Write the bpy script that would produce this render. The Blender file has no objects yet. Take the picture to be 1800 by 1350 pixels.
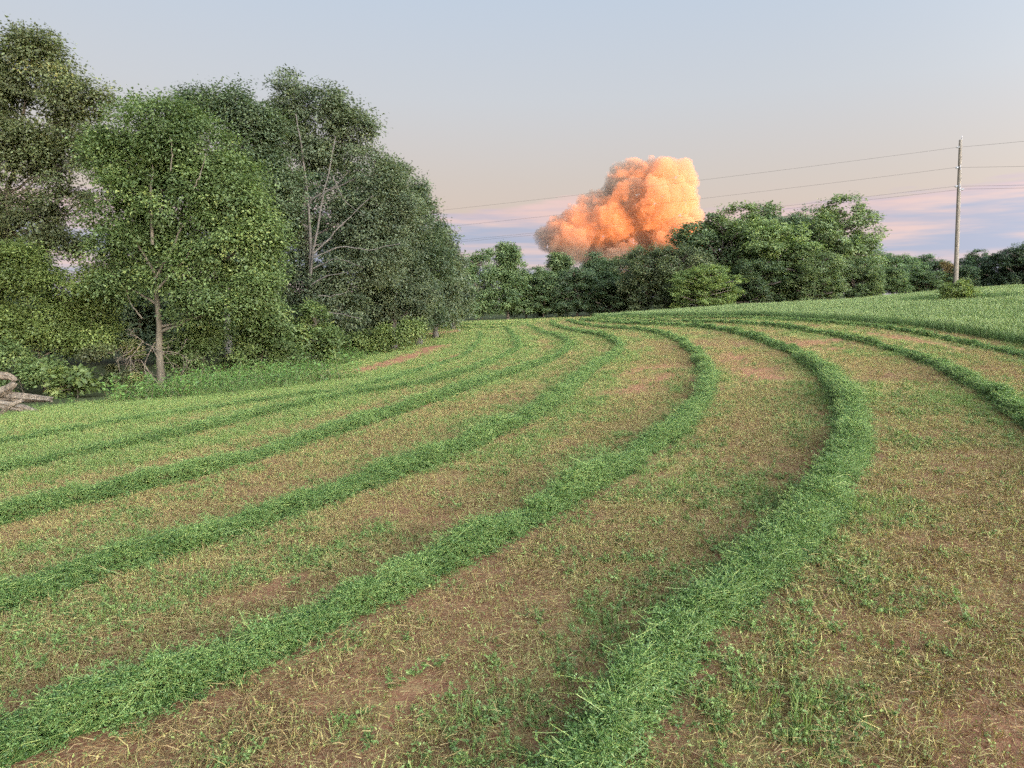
import bpy, math
import numpy as np
from mathutils import Vector
from mathutils.kdtree import KDTree

# ------------------------------------------------------------------ camera, sky, sun, exposure
scene = bpy.context.scene
COL = scene.collection
rng = np.random.default_rng(11)
R = math.radians
EYE = 2.4                       # photographer's eye above the ground (seated high)
FPX, CX, CY, HOR = 1250.0, 900.0, 675.0, 530.0
PITCH = math.atan((CY - HOR) / FPX)

cam_data = bpy.data.cameras.new('camera')
cam_data.sensor_width = 36.0
cam_data.lens = FPX / 1800.0 * 36.0
cam_data.clip_start = 0.05
cam_data.clip_end = 12000
cam = bpy.data.objects.new('camera', cam_data)
cam.location = (0, 0, EYE)
cam.rotation_euler = (math.pi / 2 - PITCH, 0, 0)
COL.objects.link(cam)
scene.camera = cam

SUN_EL, SUN_AZ = -2.9, 130.0    # the sun has just set, behind the camera to the right (azimuth clockwise from +Y)
world = bpy.data.worlds.new('World')
scene.world = world
world.use_nodes = True


def build_world():
    nt = world.node_tree
    n, l = nt.nodes, nt.links
    n.clear()
    out = n.new('ShaderNodeOutputWorld')
    bg = n.new('ShaderNodeBackground')
    bg.inputs['Strength'].default_value = 0.12
    l.new(bg.outputs[0], out.inputs[0])
    sky = n.new('ShaderNodeTexSky')
    sky.sky_type = 'NISHITA'
    sky.sun_disc = False
    sky.sun_elevation = R(SUN_EL)
    sky.sun_rotation = R(SUN_AZ)
    sky.dust_density = 1.0
    sky.ozone_density = 1.2
    tc = n.new('ShaderNodeTexCoord')
    sep = n.new('ShaderNodeSeparateXYZ')
    l.new(tc.outputs['Generated'], sep.inputs[0])

    def math_(op, a, b=None, c=None, clamp=False):
        m = n.new('ShaderNodeMath')
        m.operation = op
        m.use_clamp = clamp
        for i, v in enumerate((a, b, c)):
            if v is None:
                continue
            if isinstance(v, (int, float)):
                m.inputs[i].default_value = v
            else:
                l.new(v, m.inputs[i])
        return m.outputs[0]

    # clear dusk sky: warm near the horizon, pale blue above (values x 0.12 strength)
    ramp = n.new('ShaderNodeValToRGB')
    el = math_('MULTIPLY', sep.outputs['Z'], 1.0)
    l.new(el, ramp.inputs[0])
    stops = [(0.0, (.52, .44, .43)), (.09, (.53, .43, .365)), (.16, (.49, .445, .41)), (.26, (.45, .475, .505)),
             (.40, (.385, .46, .555)), (.65, (.29, .36, .48)), (1.0, (.27, .35, .48))]
    cr = ramp.color_ramp
    while len(cr.elements) < len(stops):
        cr.elements.new(0.5)
    for e, (p, c) in zip(cr.elements, stops):
        e.position = p
        e.color = (*c, 1)
    # after-glow behind the camera, boosted out of view to brighten the field
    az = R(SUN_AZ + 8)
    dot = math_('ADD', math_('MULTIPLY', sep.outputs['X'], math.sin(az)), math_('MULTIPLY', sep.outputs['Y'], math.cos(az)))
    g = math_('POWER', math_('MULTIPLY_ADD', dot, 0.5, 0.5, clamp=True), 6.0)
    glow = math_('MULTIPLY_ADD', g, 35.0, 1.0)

    # far strata lying low all round the horizon
    def noise(scale, stretch, detail=5.0, rough=.55, off=0.0):
        mp = n.new('ShaderNodeMapping')
        mp.inputs['Scale'].default_value = (1, 1, stretch)
        mp.inputs['Location'].default_value = (off, off * .7, off * .3)
        l.new(tc.outputs['Generated'], mp.inputs[0])
        t = n.new('ShaderNodeTexNoise')
        t.inputs['Scale'].default_value = scale
        t.inputs['Detail'].default_value = detail
        t.inputs['Roughness'].default_value = rough
        l.new(mp.outputs[0], t.inputs['Vector'])
        return t.outputs['Fac']
    n1 = noise(3.2, 9.0, off=STRATA_OFF)
    edge = math_('MULTIPLY_ADD', n1, 0.15, 0.053)          # ragged top of the bank, as sin(elevation)
    mask = math_('MULTIPLY', math_('SUBTRACT', edge, sep.outputs['Z']), 75.0, clamp=True)
    n2 = noise(4.0, 11.0, off=2.0)
    mr = n.new('ShaderNodeMapRange')
    mr.interpolation_type = 'SMOOTHSTEP'
    mr.inputs['From Min'].default_value = .40
    mr.inputs['From Max'].default_value = .62
    l.new(n2, mr.inputs['Value'])
    cmix = n.new('ShaderNodeMix')
    cmix.data_type = 'RGBA'
    cmix.inputs[6].default_value = (.40, .455, .60, 1)        # lavender grey
    cmix.inputs[7].default_value = (.76, .58, .56, 1)        # pink
    l.new(mr.outputs[0], cmix.inputs[0])
    fringe = n.new('ShaderNodeMapRange')                      # tops of the bank still catch the last light
    fringe.interpolation_type = 'SMOOTHSTEP'
    fringe.inputs['From Min'].default_value = 0.0
    fringe.inputs['From Max'].default_value = 0.045
    fringe.inputs['To Min'].default_value = 0.75
    fringe.inputs['To Max'].default_value = 0.0
    l.new(math_('SUBTRACT', edge, sep.outputs['Z']), fringe.inputs['Value'])
    fmix = n.new('ShaderNodeMix')
    fmix.data_type = 'RGBA'
    fmix.inputs[7].default_value = (.88, .56, .50, 1)
    l.new(math_('MULTIPLY', fringe.outputs[0], noise(6.0, 5.0, off=5.0)), fmix.inputs[0])
    l.new(cmix.outputs[2], fmix.inputs[6])

    def scaled(vec, k):
        q = n.new('ShaderNodeVectorMath')
        q.operation = 'SCALE'
        l.new(vec, q.inputs[0])
        if isinstance(k, float):
            q.inputs['Scale'].default_value = k
        else:
            l.new(k, q.inputs['Scale'])
        return q.outputs[0]
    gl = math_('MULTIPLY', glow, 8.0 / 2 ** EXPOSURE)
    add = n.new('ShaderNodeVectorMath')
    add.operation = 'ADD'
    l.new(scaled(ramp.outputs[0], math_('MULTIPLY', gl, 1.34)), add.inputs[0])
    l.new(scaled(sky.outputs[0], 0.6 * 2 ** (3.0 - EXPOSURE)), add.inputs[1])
    smix = n.new('ShaderNodeMix')
    smix.data_type = 'RGBA'
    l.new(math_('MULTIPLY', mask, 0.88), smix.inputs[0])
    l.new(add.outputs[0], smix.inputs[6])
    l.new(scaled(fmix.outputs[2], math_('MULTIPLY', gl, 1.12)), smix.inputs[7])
    warm = n.new('ShaderNodeMix')
    warm.data_type = 'RGBA'
    warm.blend_type = 'MULTIPLY'
    warm.inputs[7].default_value = (1.0, .95, .85, 1)
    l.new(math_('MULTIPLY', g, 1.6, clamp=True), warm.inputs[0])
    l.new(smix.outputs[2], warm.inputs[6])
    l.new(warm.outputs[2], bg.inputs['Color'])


STRATA_OFF = 0.0
EXPOSURE = 3.8                  # a dusk scene, exposed long
build_world()

sun_data = bpy.data.lights.new('sun', 'SUN')
sun_data.energy = 4.2
sun_data.angle = R(1.2)
sun_data.color = (1.0, .265, .015)
sun = bpy.data.objects.new('sun', sun_data)
_d = Vector((math.sin(R(SUN_AZ)) * math.cos(R(SUN_EL)), math.cos(R(SUN_AZ)) * math.cos(R(SUN_EL)), math.sin(R(SUN_EL))))
sun.rotation_euler = _d.to_track_quat('Z', 'Y').to_euler()
sun.location = (30, -30, 60)
COL.objects.link(sun)

scene.view_settings.view_transform = 'Standard'
scene.view_settings.look = 'None'
scene.view_settings.exposure = EXPOSURE
scene.view_settings.gamma = 1.0
scene.view_settings.use_curve_mapping = False
scene.render.engine = 'CYCLES'
cy = scene.cycles
cy.max_bounces = 8
cy.diffuse_bounces = 3
cy.glossy_bounces = 2
cy.transmission_bounces = 3
cy.volume_bounces = 6
cy.transparent_max_bounces = 4
cy.use_denoising = False
cy.caustics_reflective = False
cy.caustics_refractive = False


# ------------------------------------------------------------------ numeric helpers
def hash3(ix, iy, iz, seed):
    h = (ix.astype(np.int64) * 374761393 + iy.astype(np.int64) * 668265263 + iz.astype(np.int64) * 2147483647 + seed * 974634721) & 0xffffffff
    h = ((h ^ (h >> 13)) * 1274126177) & 0xffffffff
    h = ((h ^ (h >> 16)) * 2246822519) & 0xffffffff
    return ((h ^ (h >> 15)) & 0xffffff) / float(0xffffff)


def vnoise(p, seed=0):
    p = np.asarray(p, float)
    i = np.floor(p).astype(np.int64)
    f = p - i
    u = f * f * (3 - 2 * f)
    r = 0
    for dx in (0, 1):
        wx = u[:, 0] if dx else 1 - u[:, 0]
        for dy in (0, 1):
            wy = u[:, 1] if dy else 1 - u[:, 1]
            for dz in (0, 1):
                wz = u[:, 2] if dz else 1 - u[:, 2]
                r = r + wx * wy * wz * hash3(i[:, 0] + dx, i[:, 1] + dy, i[:, 2] + dz, seed)
    return r


def fbm(p, seed=0, octaves=4, gain=.5):
    p = np.asarray(p, float)
    a, s, t = 1.0, 0.0, 0.0
    for k in range(octaves):
        s = s + a * vnoise(p * (2.03 ** k) + k * 17.3, seed + k)
        t += a
        a *= gain
    return s / t


def n2(x, y, scale, seed=0, octaves=3):
    return fbm(np.stack([x / scale, y / scale, np.zeros_like(x) + .37], 1), seed, octaves)


def sstep(a, b, x):
    t = np.clip((x - a) / (b - a), 0, 1)
    return t * t * (3 - 2 * t)


def ray(px, py):
    cx_, cy_ = (px - CX) / FPX, (CY - py) / FPX
    c, s = math.cos(PITCH), math.sin(PITCH)
    return np.array([cx_, c + cy_ * s, -s + cy_ * c])


def at(px, py, D):
    """the point seen at a pixel of the photograph at forward distance D"""
    r = ray(px, py)
    return np.array([0, 0, EYE]) + r * (D / r[1])


# ------------------------------------------------------------------ terrain
CTRL = [at(*c) for c in [
    (0, 1060, 6.05), (0, 850, 10.8), (900, 800, 11.4), (1800, 760, 11.2), (900, 650, 27), (900, 600, 52), (900, 575, 88),
    (0, 700, 36), (280, 690, 37.5), (560, 640, 54), (750, 600, 78), (820, 563, 125), (900, 559, 140), (1000, 557, 133),
    (1800, 604, 33), (1680, 585, 36.7), (1540, 570, 43), (1300, 557, 63), (1100, 557, 88), (1020, 557, 112),
    (1679, 526, 63)]]
for px, py, D in [(1160, 545.5, 100), (1293, 533, 90), (1382, 530, 88), (1471, 525.5, 88), (1538, 522.5, 88), (1651, 509, 95), (1710, 503, 100), (1800, 498, 95)]:
    p = at(px, py, D)
    p[2] -= .75
    CTRL.append(p)
CTRL += [at(*c) for c in [(1160, 553, 125), (1293, 545, 125), (1450, 535, 125), (1538, 530, 130), (1700, 515, 170), (1800, 512, 165)]]
CTRL += [np.array(p, float) for p in [
    (0, 0, 0), (-5, 0, -.2), (5, 0, .2), (0, -6, 0), (-7, 7, -.33), (7, 7, .28), (-40, 55, -2.6), (-55, 40, -2.8), (-60, 90, -2.5), (-30, 120, -1.2),
    (-30, 15, -1.6), (30, 10, 1.1), (25, -15, .8), (-25, -15, -.9), (80, 60, 4.2), (0, 160, .3), (60, 150, 3), (-80, 10, -2.5), (60, 10, 2.2)]]
CTRL = np.array(CTRL)
_SC = 50.0


def _phi(r2):
    return np.where(r2 > 1e-12, .5 * r2 * np.log(np.maximum(r2, 1e-12)), 0)


def _fit():
    P = CTRL[:, :2] / _SC
    n = len(P)
    K = _phi(((P[:, None] - P[None]) ** 2).sum(-1)) + np.eye(n) * 2e-3
    A = np.zeros((n + 3, n + 3))
    A[:n, :n] = K
    A[:n, n:] = np.c_[np.ones(n), P]
    A[n:, :n] = A[:n, n:].T
    return np.linalg.solve(A, np.r_[CTRL[:, 2], 0, 0, 0])


_W = _fit()


def ground(x, y):
    x = np.atleast_1d(np.asarray(x, float))
    y = np.atleast_1d(np.asarray(y, float))
    out = np.empty(len(x))
    n = len(CTRL)
    P = CTRL[:, :2] / _SC
    for a in range(0, len(x), 20000):
        q = np.c_[x[a:a + 20000], y[a:a + 20000]] / _SC
        rr = np.sqrt((q ** 2).sum(1))
        q = q * np.minimum(1, 4.4 / np.maximum(rr, 1e-6))[:, None]
        v = _phi(((q[:, None] - P[None]) ** 2).sum(-1)) @ _W[:n] + _W[n] + q @ _W[n + 1:]
        w = sstep(3.6, 7.0, rr)
        out[a:a + 20000] = v * (1 - w) + 0.3 * w
    return out


def gz(x, y):
    return float(ground([x], [y])[0])


def hit(px, py, dmax=190):
    r = ray(px, py)
    r = r / r[1]
    D = np.concatenate([np.linspace(2, 40, 400), np.linspace(40, dmax, 900)[1:]])
    P = np.array([0, 0, EYE]) + D[:, None] * r
    below = P[:, 2] < ground(P[:, 0], P[:, 1])
    k = np.argmax(below) if below.any() else len(D) - 1
    return P[k]


# ------------------------------------------------------------------ mesh helpers
def mesh_np(name, verts, faces, mats=(), attrs=None, smooth=False, mat_idx=None):
    """faces: list of (n,k) index arrays; attrs: {name: per-vertex floats}"""
    me = bpy.data.meshes.new(name)
    verts = np.asarray(verts, np.float32)
    me.vertices.add(len(verts))
    me.vertices.foreach_set('co', verts.ravel())
    faces = [np.asarray(f, np.int32) for f in faces if len(f)]
    if faces:
        loops = np.concatenate([f.ravel() for f in faces])
        sizes = np.concatenate([np.full(len(f), f.shape[1], np.int32) for f in faces])
        starts = np.concatenate([[0], np.cumsum(sizes)[:-1]]).astype(np.int32)
        me.loops.add(len(loops))
        me.loops.foreach_set('vertex_index', loops)
        me.polygons.add(len(sizes))
        me.polygons.foreach_set('loop_start', starts)
        me.polygons.foreach_set('loop_total', sizes)
        if mat_idx is not None:
            me.polygons.foreach_set('material_index', np.asarray(mat_idx, np.int32))
        me.polygons.foreach_set('use_smooth', np.full(len(sizes), smooth, bool))
    for k, v in (attrs or {}).items():
        v = np.asarray(v, np.float32)
        if v.ndim == 2:
            a = me.attributes.new(k, 'FLOAT_VECTOR', 'POINT')
            a.data.foreach_set('vector', v.ravel())
        else:
            a = me.attributes.new(k, 'FLOAT', 'POINT')
            a.data.foreach_set('value', v)
    for m in mats:
        me.materials.append(m)
    me.update(calc_edges=True)
    return me


def link(name, me, parent=None, loc=None):
    o = bpy.data.objects.new(name, me)
    COL.objects.link(o)
    if parent is not None:
        o.parent = parent
    if loc is not None:
        o.location = loc
    return o


def tag(o, label=None, cat=None, group=None, kind=None):
    if label:
        o['label'] = label
    if cat:
        o['category'] = cat
    if group:
        o['group'] = group
    if kind:
        o['kind'] = kind
    return o


class Geo:
    """collects vertices, faces and per-vertex floats"""
    def __init__(self):
        self.v, self.q, self.t, self.a, self.n = [], [], [], {}, 0

    def add(self, v, quads=None, tris=None, **attrs):
        v = np.asarray(v, float).reshape(-1, 3)
        if quads is not None and len(quads):
            self.q.append(np.asarray(quads) + self.n)
        if tris is not None and len(tris):
            self.t.append(np.asarray(tris) + self.n)
        for k, x in attrs.items():
            self.a.setdefault(k, []).append(np.broadcast_to(np.asarray(x, float), (len(v),)))
        self.v.append(v)
        self.n += len(v)

    def mesh(self, name, mats=(), smooth=False):
        f = []
        if self.q:
            f.append(np.concatenate(self.q))
        if self.t:
            f.append(np.concatenate(self.t))
        return mesh_np(name, np.concatenate(self.v), f, mats, {k: np.concatenate(x) for k, x in self.a.items()}, smooth)

    def tube(self, pts, rad, sides=6, cap=True, rough=0.0, seed=0, groove=0.0, **attrs):
        pts = np.asarray(pts, float)
        n = len(pts)
        rad = np.broadcast_to(np.asarray(rad, float), (n,))
        tan = np.gradient(pts, axis=0)
        tan /= np.linalg.norm(tan, axis=1)[:, None] + 1e-9
        ref = np.array([0., 0, 1]) if abs(tan[:, 2]).mean() < .8 else np.array([1., 0, 0])
        a = np.cross(tan, ref)
        a /= np.linalg.norm(a, axis=1)[:, None] + 1e-9
        b = np.cross(tan, a)
        th = np.arange(sides) / sides * 2 * math.pi
        ring = (np.cos(th)[None, :, None] * a[:, None] + np.sin(th)[None, :, None] * b[:, None]) * rad[:, None, None]
        v = pts[:, None] + ring
        if rough:
            nz = vnoise(v.reshape(-1, 3) * np.array([5, 5, 2.0]) + seed, seed).reshape(n, sides, 1) - .5
            v = v + ring * nz * rough
        if groove:
            sl = np.arange(n)[:, None] * .12 + 0 * th[None]
            aa = np.arange(sides)[None] * 1.7 + 0 * sl
            gq = fbm(np.stack([aa.ravel(), sl.ravel() * .9, 0 * sl.ravel() + seed], 1), seed, 3).reshape(n, sides, 1) - .5
            v = v + ring * gq * groove
            for e, sg in ((0, -1), (n - 1, 1)):
                v[e] += sg * tan[e] * rng.uniform(0, rad[e] * 1.6, (sides, 1))
        i = np.arange(n - 1)[:, None] * sides
        j = np.arange(sides)[None]
        k = (j + 1) % sides
        q = np.stack([i + j, i + k, i + sides + k, i + sides + j], -1).reshape(-1, 4)
        v = v.reshape(-1, 3)
        tr = []
        if cap:
            v = np.concatenate([v, pts[:1], pts[-1:]])
            c0, c1 = n * sides, n * sides + 1
            for s in range(sides):
                tr.append((c0, (s + 1) % sides, s))
                tr.append((c1, (n - 1) * sides + s, (n - 1) * sides + (s + 1) % sides))
        self.add(v, q, tr, **attrs)

    def ribbons(self, base, tip, width, bend, **attrs):
        """many thin curved blades at once: base, tip (n,3), width (n,), bend (n,3) offset at the middle"""
        n = len(base)
        d = tip - base
        side = np.cross(d, rng.normal(size=(n, 3)))
        side /= np.linalg.norm(side, axis=1)[:, None] + 1e-9
        mid = (base + tip) / 2 + bend
        w = np.asarray(width)[:, None]
        v = np.stack([base - side * w, base + side * w, mid + side * w * .8, mid - side * w * .8, tip], 1)
        o = np.arange(n)[:, None] * 5
        att = {k: np.repeat(np.broadcast_to(np.asarray(x, float), (n,)), 5) for k, x in attrs.items()}
        self.add(v.reshape(-1, 3), o + np.array([[0, 1, 2, 3]]), o + np.array([[3, 2, 4]]), **att)

    def leaves(self, pos, normal, axis, length, width, fold=0.0, **attrs):
        """many rhombic leaves at once"""
        n = len(pos)
        normal = normal / (np.linalg.norm(normal, axis=1)[:, None] + 1e-9)
        axis = axis - normal * (axis * normal).sum(1)[:, None]
        axis /= np.linalg.norm(axis, axis=1)[:, None] + 1e-9
        side = np.cross(normal, axis)
        L, W = np.asarray(length)[:, None], np.asarray(width)[:, None]
        v = np.stack([pos, pos + axis * L * .45 + side * W * .5 + normal * W * fold, pos + axis * L, pos + axis * L * .45 - side * W * .5 + normal * W * fold], 1)
        o = np.arange(n)[:, None] * 4
        att = {k: np.repeat(np.broadcast_to(np.asarray(x, float), (n,)), 4) for k, x in attrs.items()}
        self.add(v.reshape(-1, 3), o + np.array([[0, 1, 2, 3]]), **att)


# ------------------------------------------------------------------ materials
def new_mat(name):
    m = bpy.data.materials.new(name)
    m.use_nodes = True
    nt = m.node_tree
    nt.nodes.clear()
    out = nt.nodes.new('ShaderNodeOutputMaterial')
    return m, nt, out


def N(nt, typ, **kw):
    n = nt.nodes.new(typ)
    for k, v in kw.items():
        if k in n.inputs.keys():
            n.inputs[k].default_value = v
        else:
            setattr(n, k, v)
    return n


def ramp_node(nt, fac, stops):
    r = nt.nodes.new('ShaderNodeValToRGB')
    e = r.color_ramp.elements
    while len(e) < len(stops):
        e.new(.5)
    for x, (p, c) in zip(e, stops):
        x.position = p
        x.color = (*c, 1)
    if fac is not None:
        nt.links.new(fac, r.inputs[0])
    return r.outputs[0]


def attr(nt, name, typ='GEOMETRY'):
    a = nt.nodes.new('ShaderNodeAttribute')
    a.attribute_name = name
    a.attribute_type = typ
    return a.outputs['Fac']


def mth(nt, op, a, b=0.0, clamp=False):
    m = nt.nodes.new('ShaderNodeMath')
    m.operation = op
    m.use_clamp = clamp
    for i, v in enumerate((a, b)):
        if isinstance(v, (int, float)):
            m.inputs[i].default_value = v
        else:
            nt.links.new(v, m.inputs[i])
    return m.outputs[0]


def mixc(nt, fac, a, b, blend='MIX'):
    m = nt.nodes.new('ShaderNodeMix')
    m.data_type = 'RGBA'
    m.blend_type = blend
    for i, v in ((0, fac), (6, a), (7, b)):
        if isinstance(v, (int, float)):
            m.inputs[i].default_value = v
        elif isinstance(v, tuple):
            m.inputs[i].default_value = (*v, 1)
        else:
            nt.links.new(v, m.inputs[i])
    return m.outputs[2]


def noise_tex(nt, scale, detail=4.0, rough=.6, coord='Object', stretch=None):
    tc = nt.nodes.new('ShaderNodeTexCoord')
    t = nt.nodes.new('ShaderNodeTexNoise')
    t.inputs['Scale'].default_value = scale
    t.inputs['Detail'].default_value = detail
    t.inputs['Roughness'].default_value = rough
    if stretch:
        mp = nt.nodes.new('ShaderNodeMapping')
        mp.inputs['Scale'].default_value = stretch
        nt.links.new(tc.outputs[coord], mp.inputs[0])
        nt.links.new(mp.outputs[0], t.inputs['Vector'])
    else:
        nt.links.new(tc.outputs[coord], t.inputs['Vector'])
    return t.outputs['Fac']


def leaf_shader(nt, out, col, trans=.35, rough=.5, spec=.35):
    p = N(nt, 'ShaderNodeBsdfPrincipled')
    p.inputs['Roughness'].default_value = rough
    p.inputs['Specular IOR Level'].default_value = spec
    nt.links.new(col, p.inputs['Base Color'])
    tr = N(nt, 'ShaderNodeBsdfTranslucent')
    tc = mixc(nt, 1.0, col, (1.0, 1.05, .55), 'MULTIPLY')
    nt.links.new(tc, tr.inputs['Color'])
    mx = N(nt, 'ShaderNodeMixShader')
    mx.inputs[0].default_value = trans
    nt.links.new(p.outputs[0], mx.inputs[1])
    nt.links.new(tr.outputs[0], mx.inputs[2])
    nt.links.new(mx.outputs[0], out.inputs['Surface'])


def leaf_mat(name, dark, light, young=None, trans=.35, rough=.5, object_tint=False):
    """tree foliage: every leaf and clump has its own shade of green (attribute tint)"""
    m, nt, out = new_mat(name)
    t = attr(nt, 'tint')
    stops = [(0, dark), (.6, tuple((a + b) / 2 for a, b in zip(dark, light))), (1, light)]
    if young:
        stops[2] = (.85, light)
        stops.append((1, young))
    c = ramp_node(nt, t, stops)
    if object_tint:
        ot = N(nt, 'ShaderNodeAttribute', attribute_name='shade', attribute_type='OBJECT')
        c = mixc(nt, 1.0, c, ot.outputs['Color'], 'MULTIPLY')
    leaf_shader(nt, out, c, trans, rough)
    return m


def plant_mat(name, leaf_stops, stem_stops, trans=.3, rough=.5, spread=.5):
    """scattered plants: attribute stem picks leaf or stem colour, tint per blade, btint per plant (from the instancer)"""
    m, nt, out = new_mat(name)
    t = mth(nt, 'ADD', mth(nt, 'MULTIPLY', attr(nt, 'tint'), 1 - spread), mth(nt, 'MULTIPLY', attr(nt, 'btint', 'INSTANCER'), spread))
    c = mixc(nt, attr(nt, 'stem'), ramp_node(nt, t, leaf_stops), ramp_node(nt, t, stem_stops))
    leaf_shader(nt, out, c, trans, rough)
    return m


def bark_mat(name, a, b, scale=6.0, bump=.5):
    m, nt, out = new_mat(name)
    f = noise_tex(nt, scale, 6, .65, stretch=(1, 1, .25))
    f2 = noise_tex(nt, scale * .4, 3)
    c = ramp_node(nt, f, [(.3, a), (.7, b)])
    c = mixc(nt, mth(nt, 'MULTIPLY', f2, .4), c, tuple(x * .5 for x in a))
    p = N(nt, 'ShaderNodeBsdfPrincipled', Roughness=.85)
    p.inputs['Specular IOR Level'].default_value = .2
    nt.links.new(c, p.inputs['Base Color'])
    bp = N(nt, 'ShaderNodeBump', Strength=bump, Distance=.05)
    nt.links.new(f, bp.inputs['Height'])
    nt.links.new(bp.outputs[0], p.inputs['Normal'])
    nt.links.new(p.outputs[0], out.inputs['Surface'])
    return m


def ground_mat():
    m, nt, out = new_mat('field_soil_and_sward')
    a_green, a_bare, a_wood, a_crop = attr(nt, 'green'), attr(nt, 'bare'), attr(nt, 'wood'), attr(nt, 'crop')
    big, mid, fine = noise_tex(nt, .8, 4), noise_tex(nt, 6, 5, .65), noise_tex(nt, 45, 4, .7)
    grain = noise_tex(nt, 170, 3, .7)
    crumb = mth(nt, 'ADD', mth(nt, 'MULTIPLY', mid, .35), mth(nt, 'ADD', mth(nt, 'MULTIPLY', fine, .40), mth(nt, 'MULTIPLY', grain, .25)))
    soil = ramp_node(nt, crumb, [(.32, (.11, .046, .026)), (.5, (.22, .092, .048)), (.66, (.40, .19, .11))])
    straw = ramp_node(nt, fine, [(.25, (.10, .06, .03)), (.5, (.22, .155, .07)), (.75, (.42, .34, .16))])
    c = mixc(nt, mth(nt, 'MULTIPLY', mth(nt, 'SUBTRACT', fine, .42), 3.0, True), soil, straw)
    green = ramp_node(nt, mth(nt, 'ADD', mth(nt, 'MULTIPLY', fine, .55), mth(nt, 'MULTIPLY', grain, .45)), [(.3, (.065, .07, .022)), (.5, (.18, .20, .055)), (.7, (.34, .36, .12))])
    gsum = mth(nt, 'ADD', mth(nt, 'MULTIPLY', a_green, 1.3), mth(nt, 'MULTIPLY', mth(nt, 'SUBTRACT', mth(nt, 'ADD', mth(nt, 'MULTIPLY', mid, .6), mth(nt, 'MULTIPLY', fine, .4)), .5), 2.6))
    gf = mth(nt, 'MULTIPLY', mth(nt, 'SUBTRACT', gsum, .22), 1.7, True)
    c = mixc(nt, gf, c, green)
    baresoil = ramp_node(nt, crumb, [(.34, (.20, .085, .045)), (.52, (.34, .15, .08)), (.66, (.44, .23, .13))])
    bf = mth(nt, 'MULTIPLY', mth(nt, 'ADD', a_bare, mth(nt, 'MULTIPLY', mth(nt, 'SUBTRACT', mid, .5), .9)), mth(nt, 'MULTIPLY', a_bare, 1.5), True)
    c = mixc(nt, bf, c, baresoil)
    c = mixc(nt, a_crop, c, (.06, .085, .03))
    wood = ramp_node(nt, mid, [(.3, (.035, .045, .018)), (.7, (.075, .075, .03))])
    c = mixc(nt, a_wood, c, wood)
    p = N(nt, 'ShaderNodeBsdfPrincipled', Roughness=.95)
    p.inputs['Specular IOR Level'].default_value = .1
    nt.links.new(c, p.inputs['Base Color'])
    bp = N(nt, 'ShaderNodeBump', Strength=1.0, Distance=.035)
    nt.links.new(mth(nt, 'ADD', mth(nt, 'MULTIPLY', fine, .5), mid), bp.inputs['Height'])
    nt.links.new(bp.outputs[0], p.inputs['Normal'])
    nt.links.new(p.outputs[0], out.inputs['Surface'])
    return m


# ------------------------------------------------------------------ layout of the field: windrows, uncut edge, woodland edge
ROWS = {   # traced centre lines: pixels of the photograph, width factor, height factor
    'A': ([(965, 1450), (1060, 1350), (1155, 1205), (1262, 1105), (1350, 1010), (1410, 935), (1460, 860), (1488, 803), (1497, 755), (1489, 718), (1470, 687), (1450, 663),
           (1425, 640), (1385, 619), (1345, 602), (1304, 589), (1260, 580), (1210, 575), (1150, 572), (1090, 569.5), (1050, 566.5), (1020, 563)], 1.28, 1.12),
    'B': ([(-160, 1410), (-60, 1362), (0, 1338), (125, 1296), (225, 1267), (325, 1230), (425, 1183), (500, 1150), (600, 1103), (700, 1054), (800, 1002), (900, 949), (1000, 889), (1080, 843),
           (1150, 798), (1200, 748), (1230, 703), (1242, 668), (1236, 642), (1222, 622), (1200, 604), (1170, 590), (1130, 582), (1090, 579), (1050, 575.5), (1018, 570), (998, 564)], .95, .95),
    'C': ([(-160, 1130), (-60, 1088), (25, 1054), (125, 1022), (250, 992), (350, 964), (450, 926), (575, 886), (700, 838), (800, 803), (872, 766), (942, 733), (987, 702), (1020, 671), (1042, 649),
           (1076, 630), (1092, 614), (1084, 601), (1064, 593), (1031, 587), (998, 580), (976, 573), (969, 567)], .92, .95),
    'D': ([(-160, 962), (0, 922), (83, 898), (194, 872), (250, 866), (333, 846), (428, 818), (511, 786), (580, 767), (650, 748), (705, 726), (761, 709), (817, 686), (872, 668), (920, 652), (953, 641),
           (987, 623), (1004, 608), (993, 598), (964, 588), (942, 579), (927, 572)], .85, .8),
    'E': ([(-160, 862), (0, 834), (111, 809), (222, 789), (305, 770), (389, 752), (444, 735), (500, 722), (567, 708), (636, 693), (700, 684), (747, 677), (809, 660), (853, 643), (893, 625), (913, 612),
           (909, 597), (896, 583), (889, 576)], .8, .7),
    'F': ([(-160, 805), (0, 784), (111, 765), (194, 748), (278, 733), (389, 718), (480, 705), (560, 695), (622, 686), (678, 673), (733, 656), (775, 642), (813, 628), (831, 614), (843, 599), (845, 584)], .7, .5),
    'G': ([(2000, 880), (1900, 802), (1845, 768), (1789, 731), (1722, 685), (1655, 647), (1589, 622), (1522, 603), (1462, 590), (1422, 584), (1360, 574), (1282, 569), (1215, 567), (1138, 565.5), (1075, 563.5), (1040, 560.5)], .9, .9),
    'H': ([(2000, 690), (1900, 657), (1850, 642), (1795, 626), (1711, 607), (1644, 594), (1600, 585), (1544, 577), (1489, 571.5), (1422, 566), (1360, 562), (1282, 560.5), (1171, 560), (1090, 559), (1045, 558)], .9, .75),
    'I': ([(752, 575.5), (800, 577), (850, 577.5), (885, 575.5), (925, 571)], .8, .7),
    'J': ([(756, 569.5), (820, 571.5), (880, 571.5), (930, 568)], .8, .7),
}


def resample(P, step):
    P = np.asarray(P)
    d = np.r_[0, np.cumsum(np.linalg.norm(np.diff(P[:, :2], axis=0), axis=1))]
    n = max(8, int(d[-1] / step))
    t = np.linspace(0, d[-1], n)
    return np.stack([np.interp(t, d, P[:, k]) for k in range(P.shape[1])], 1)


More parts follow.
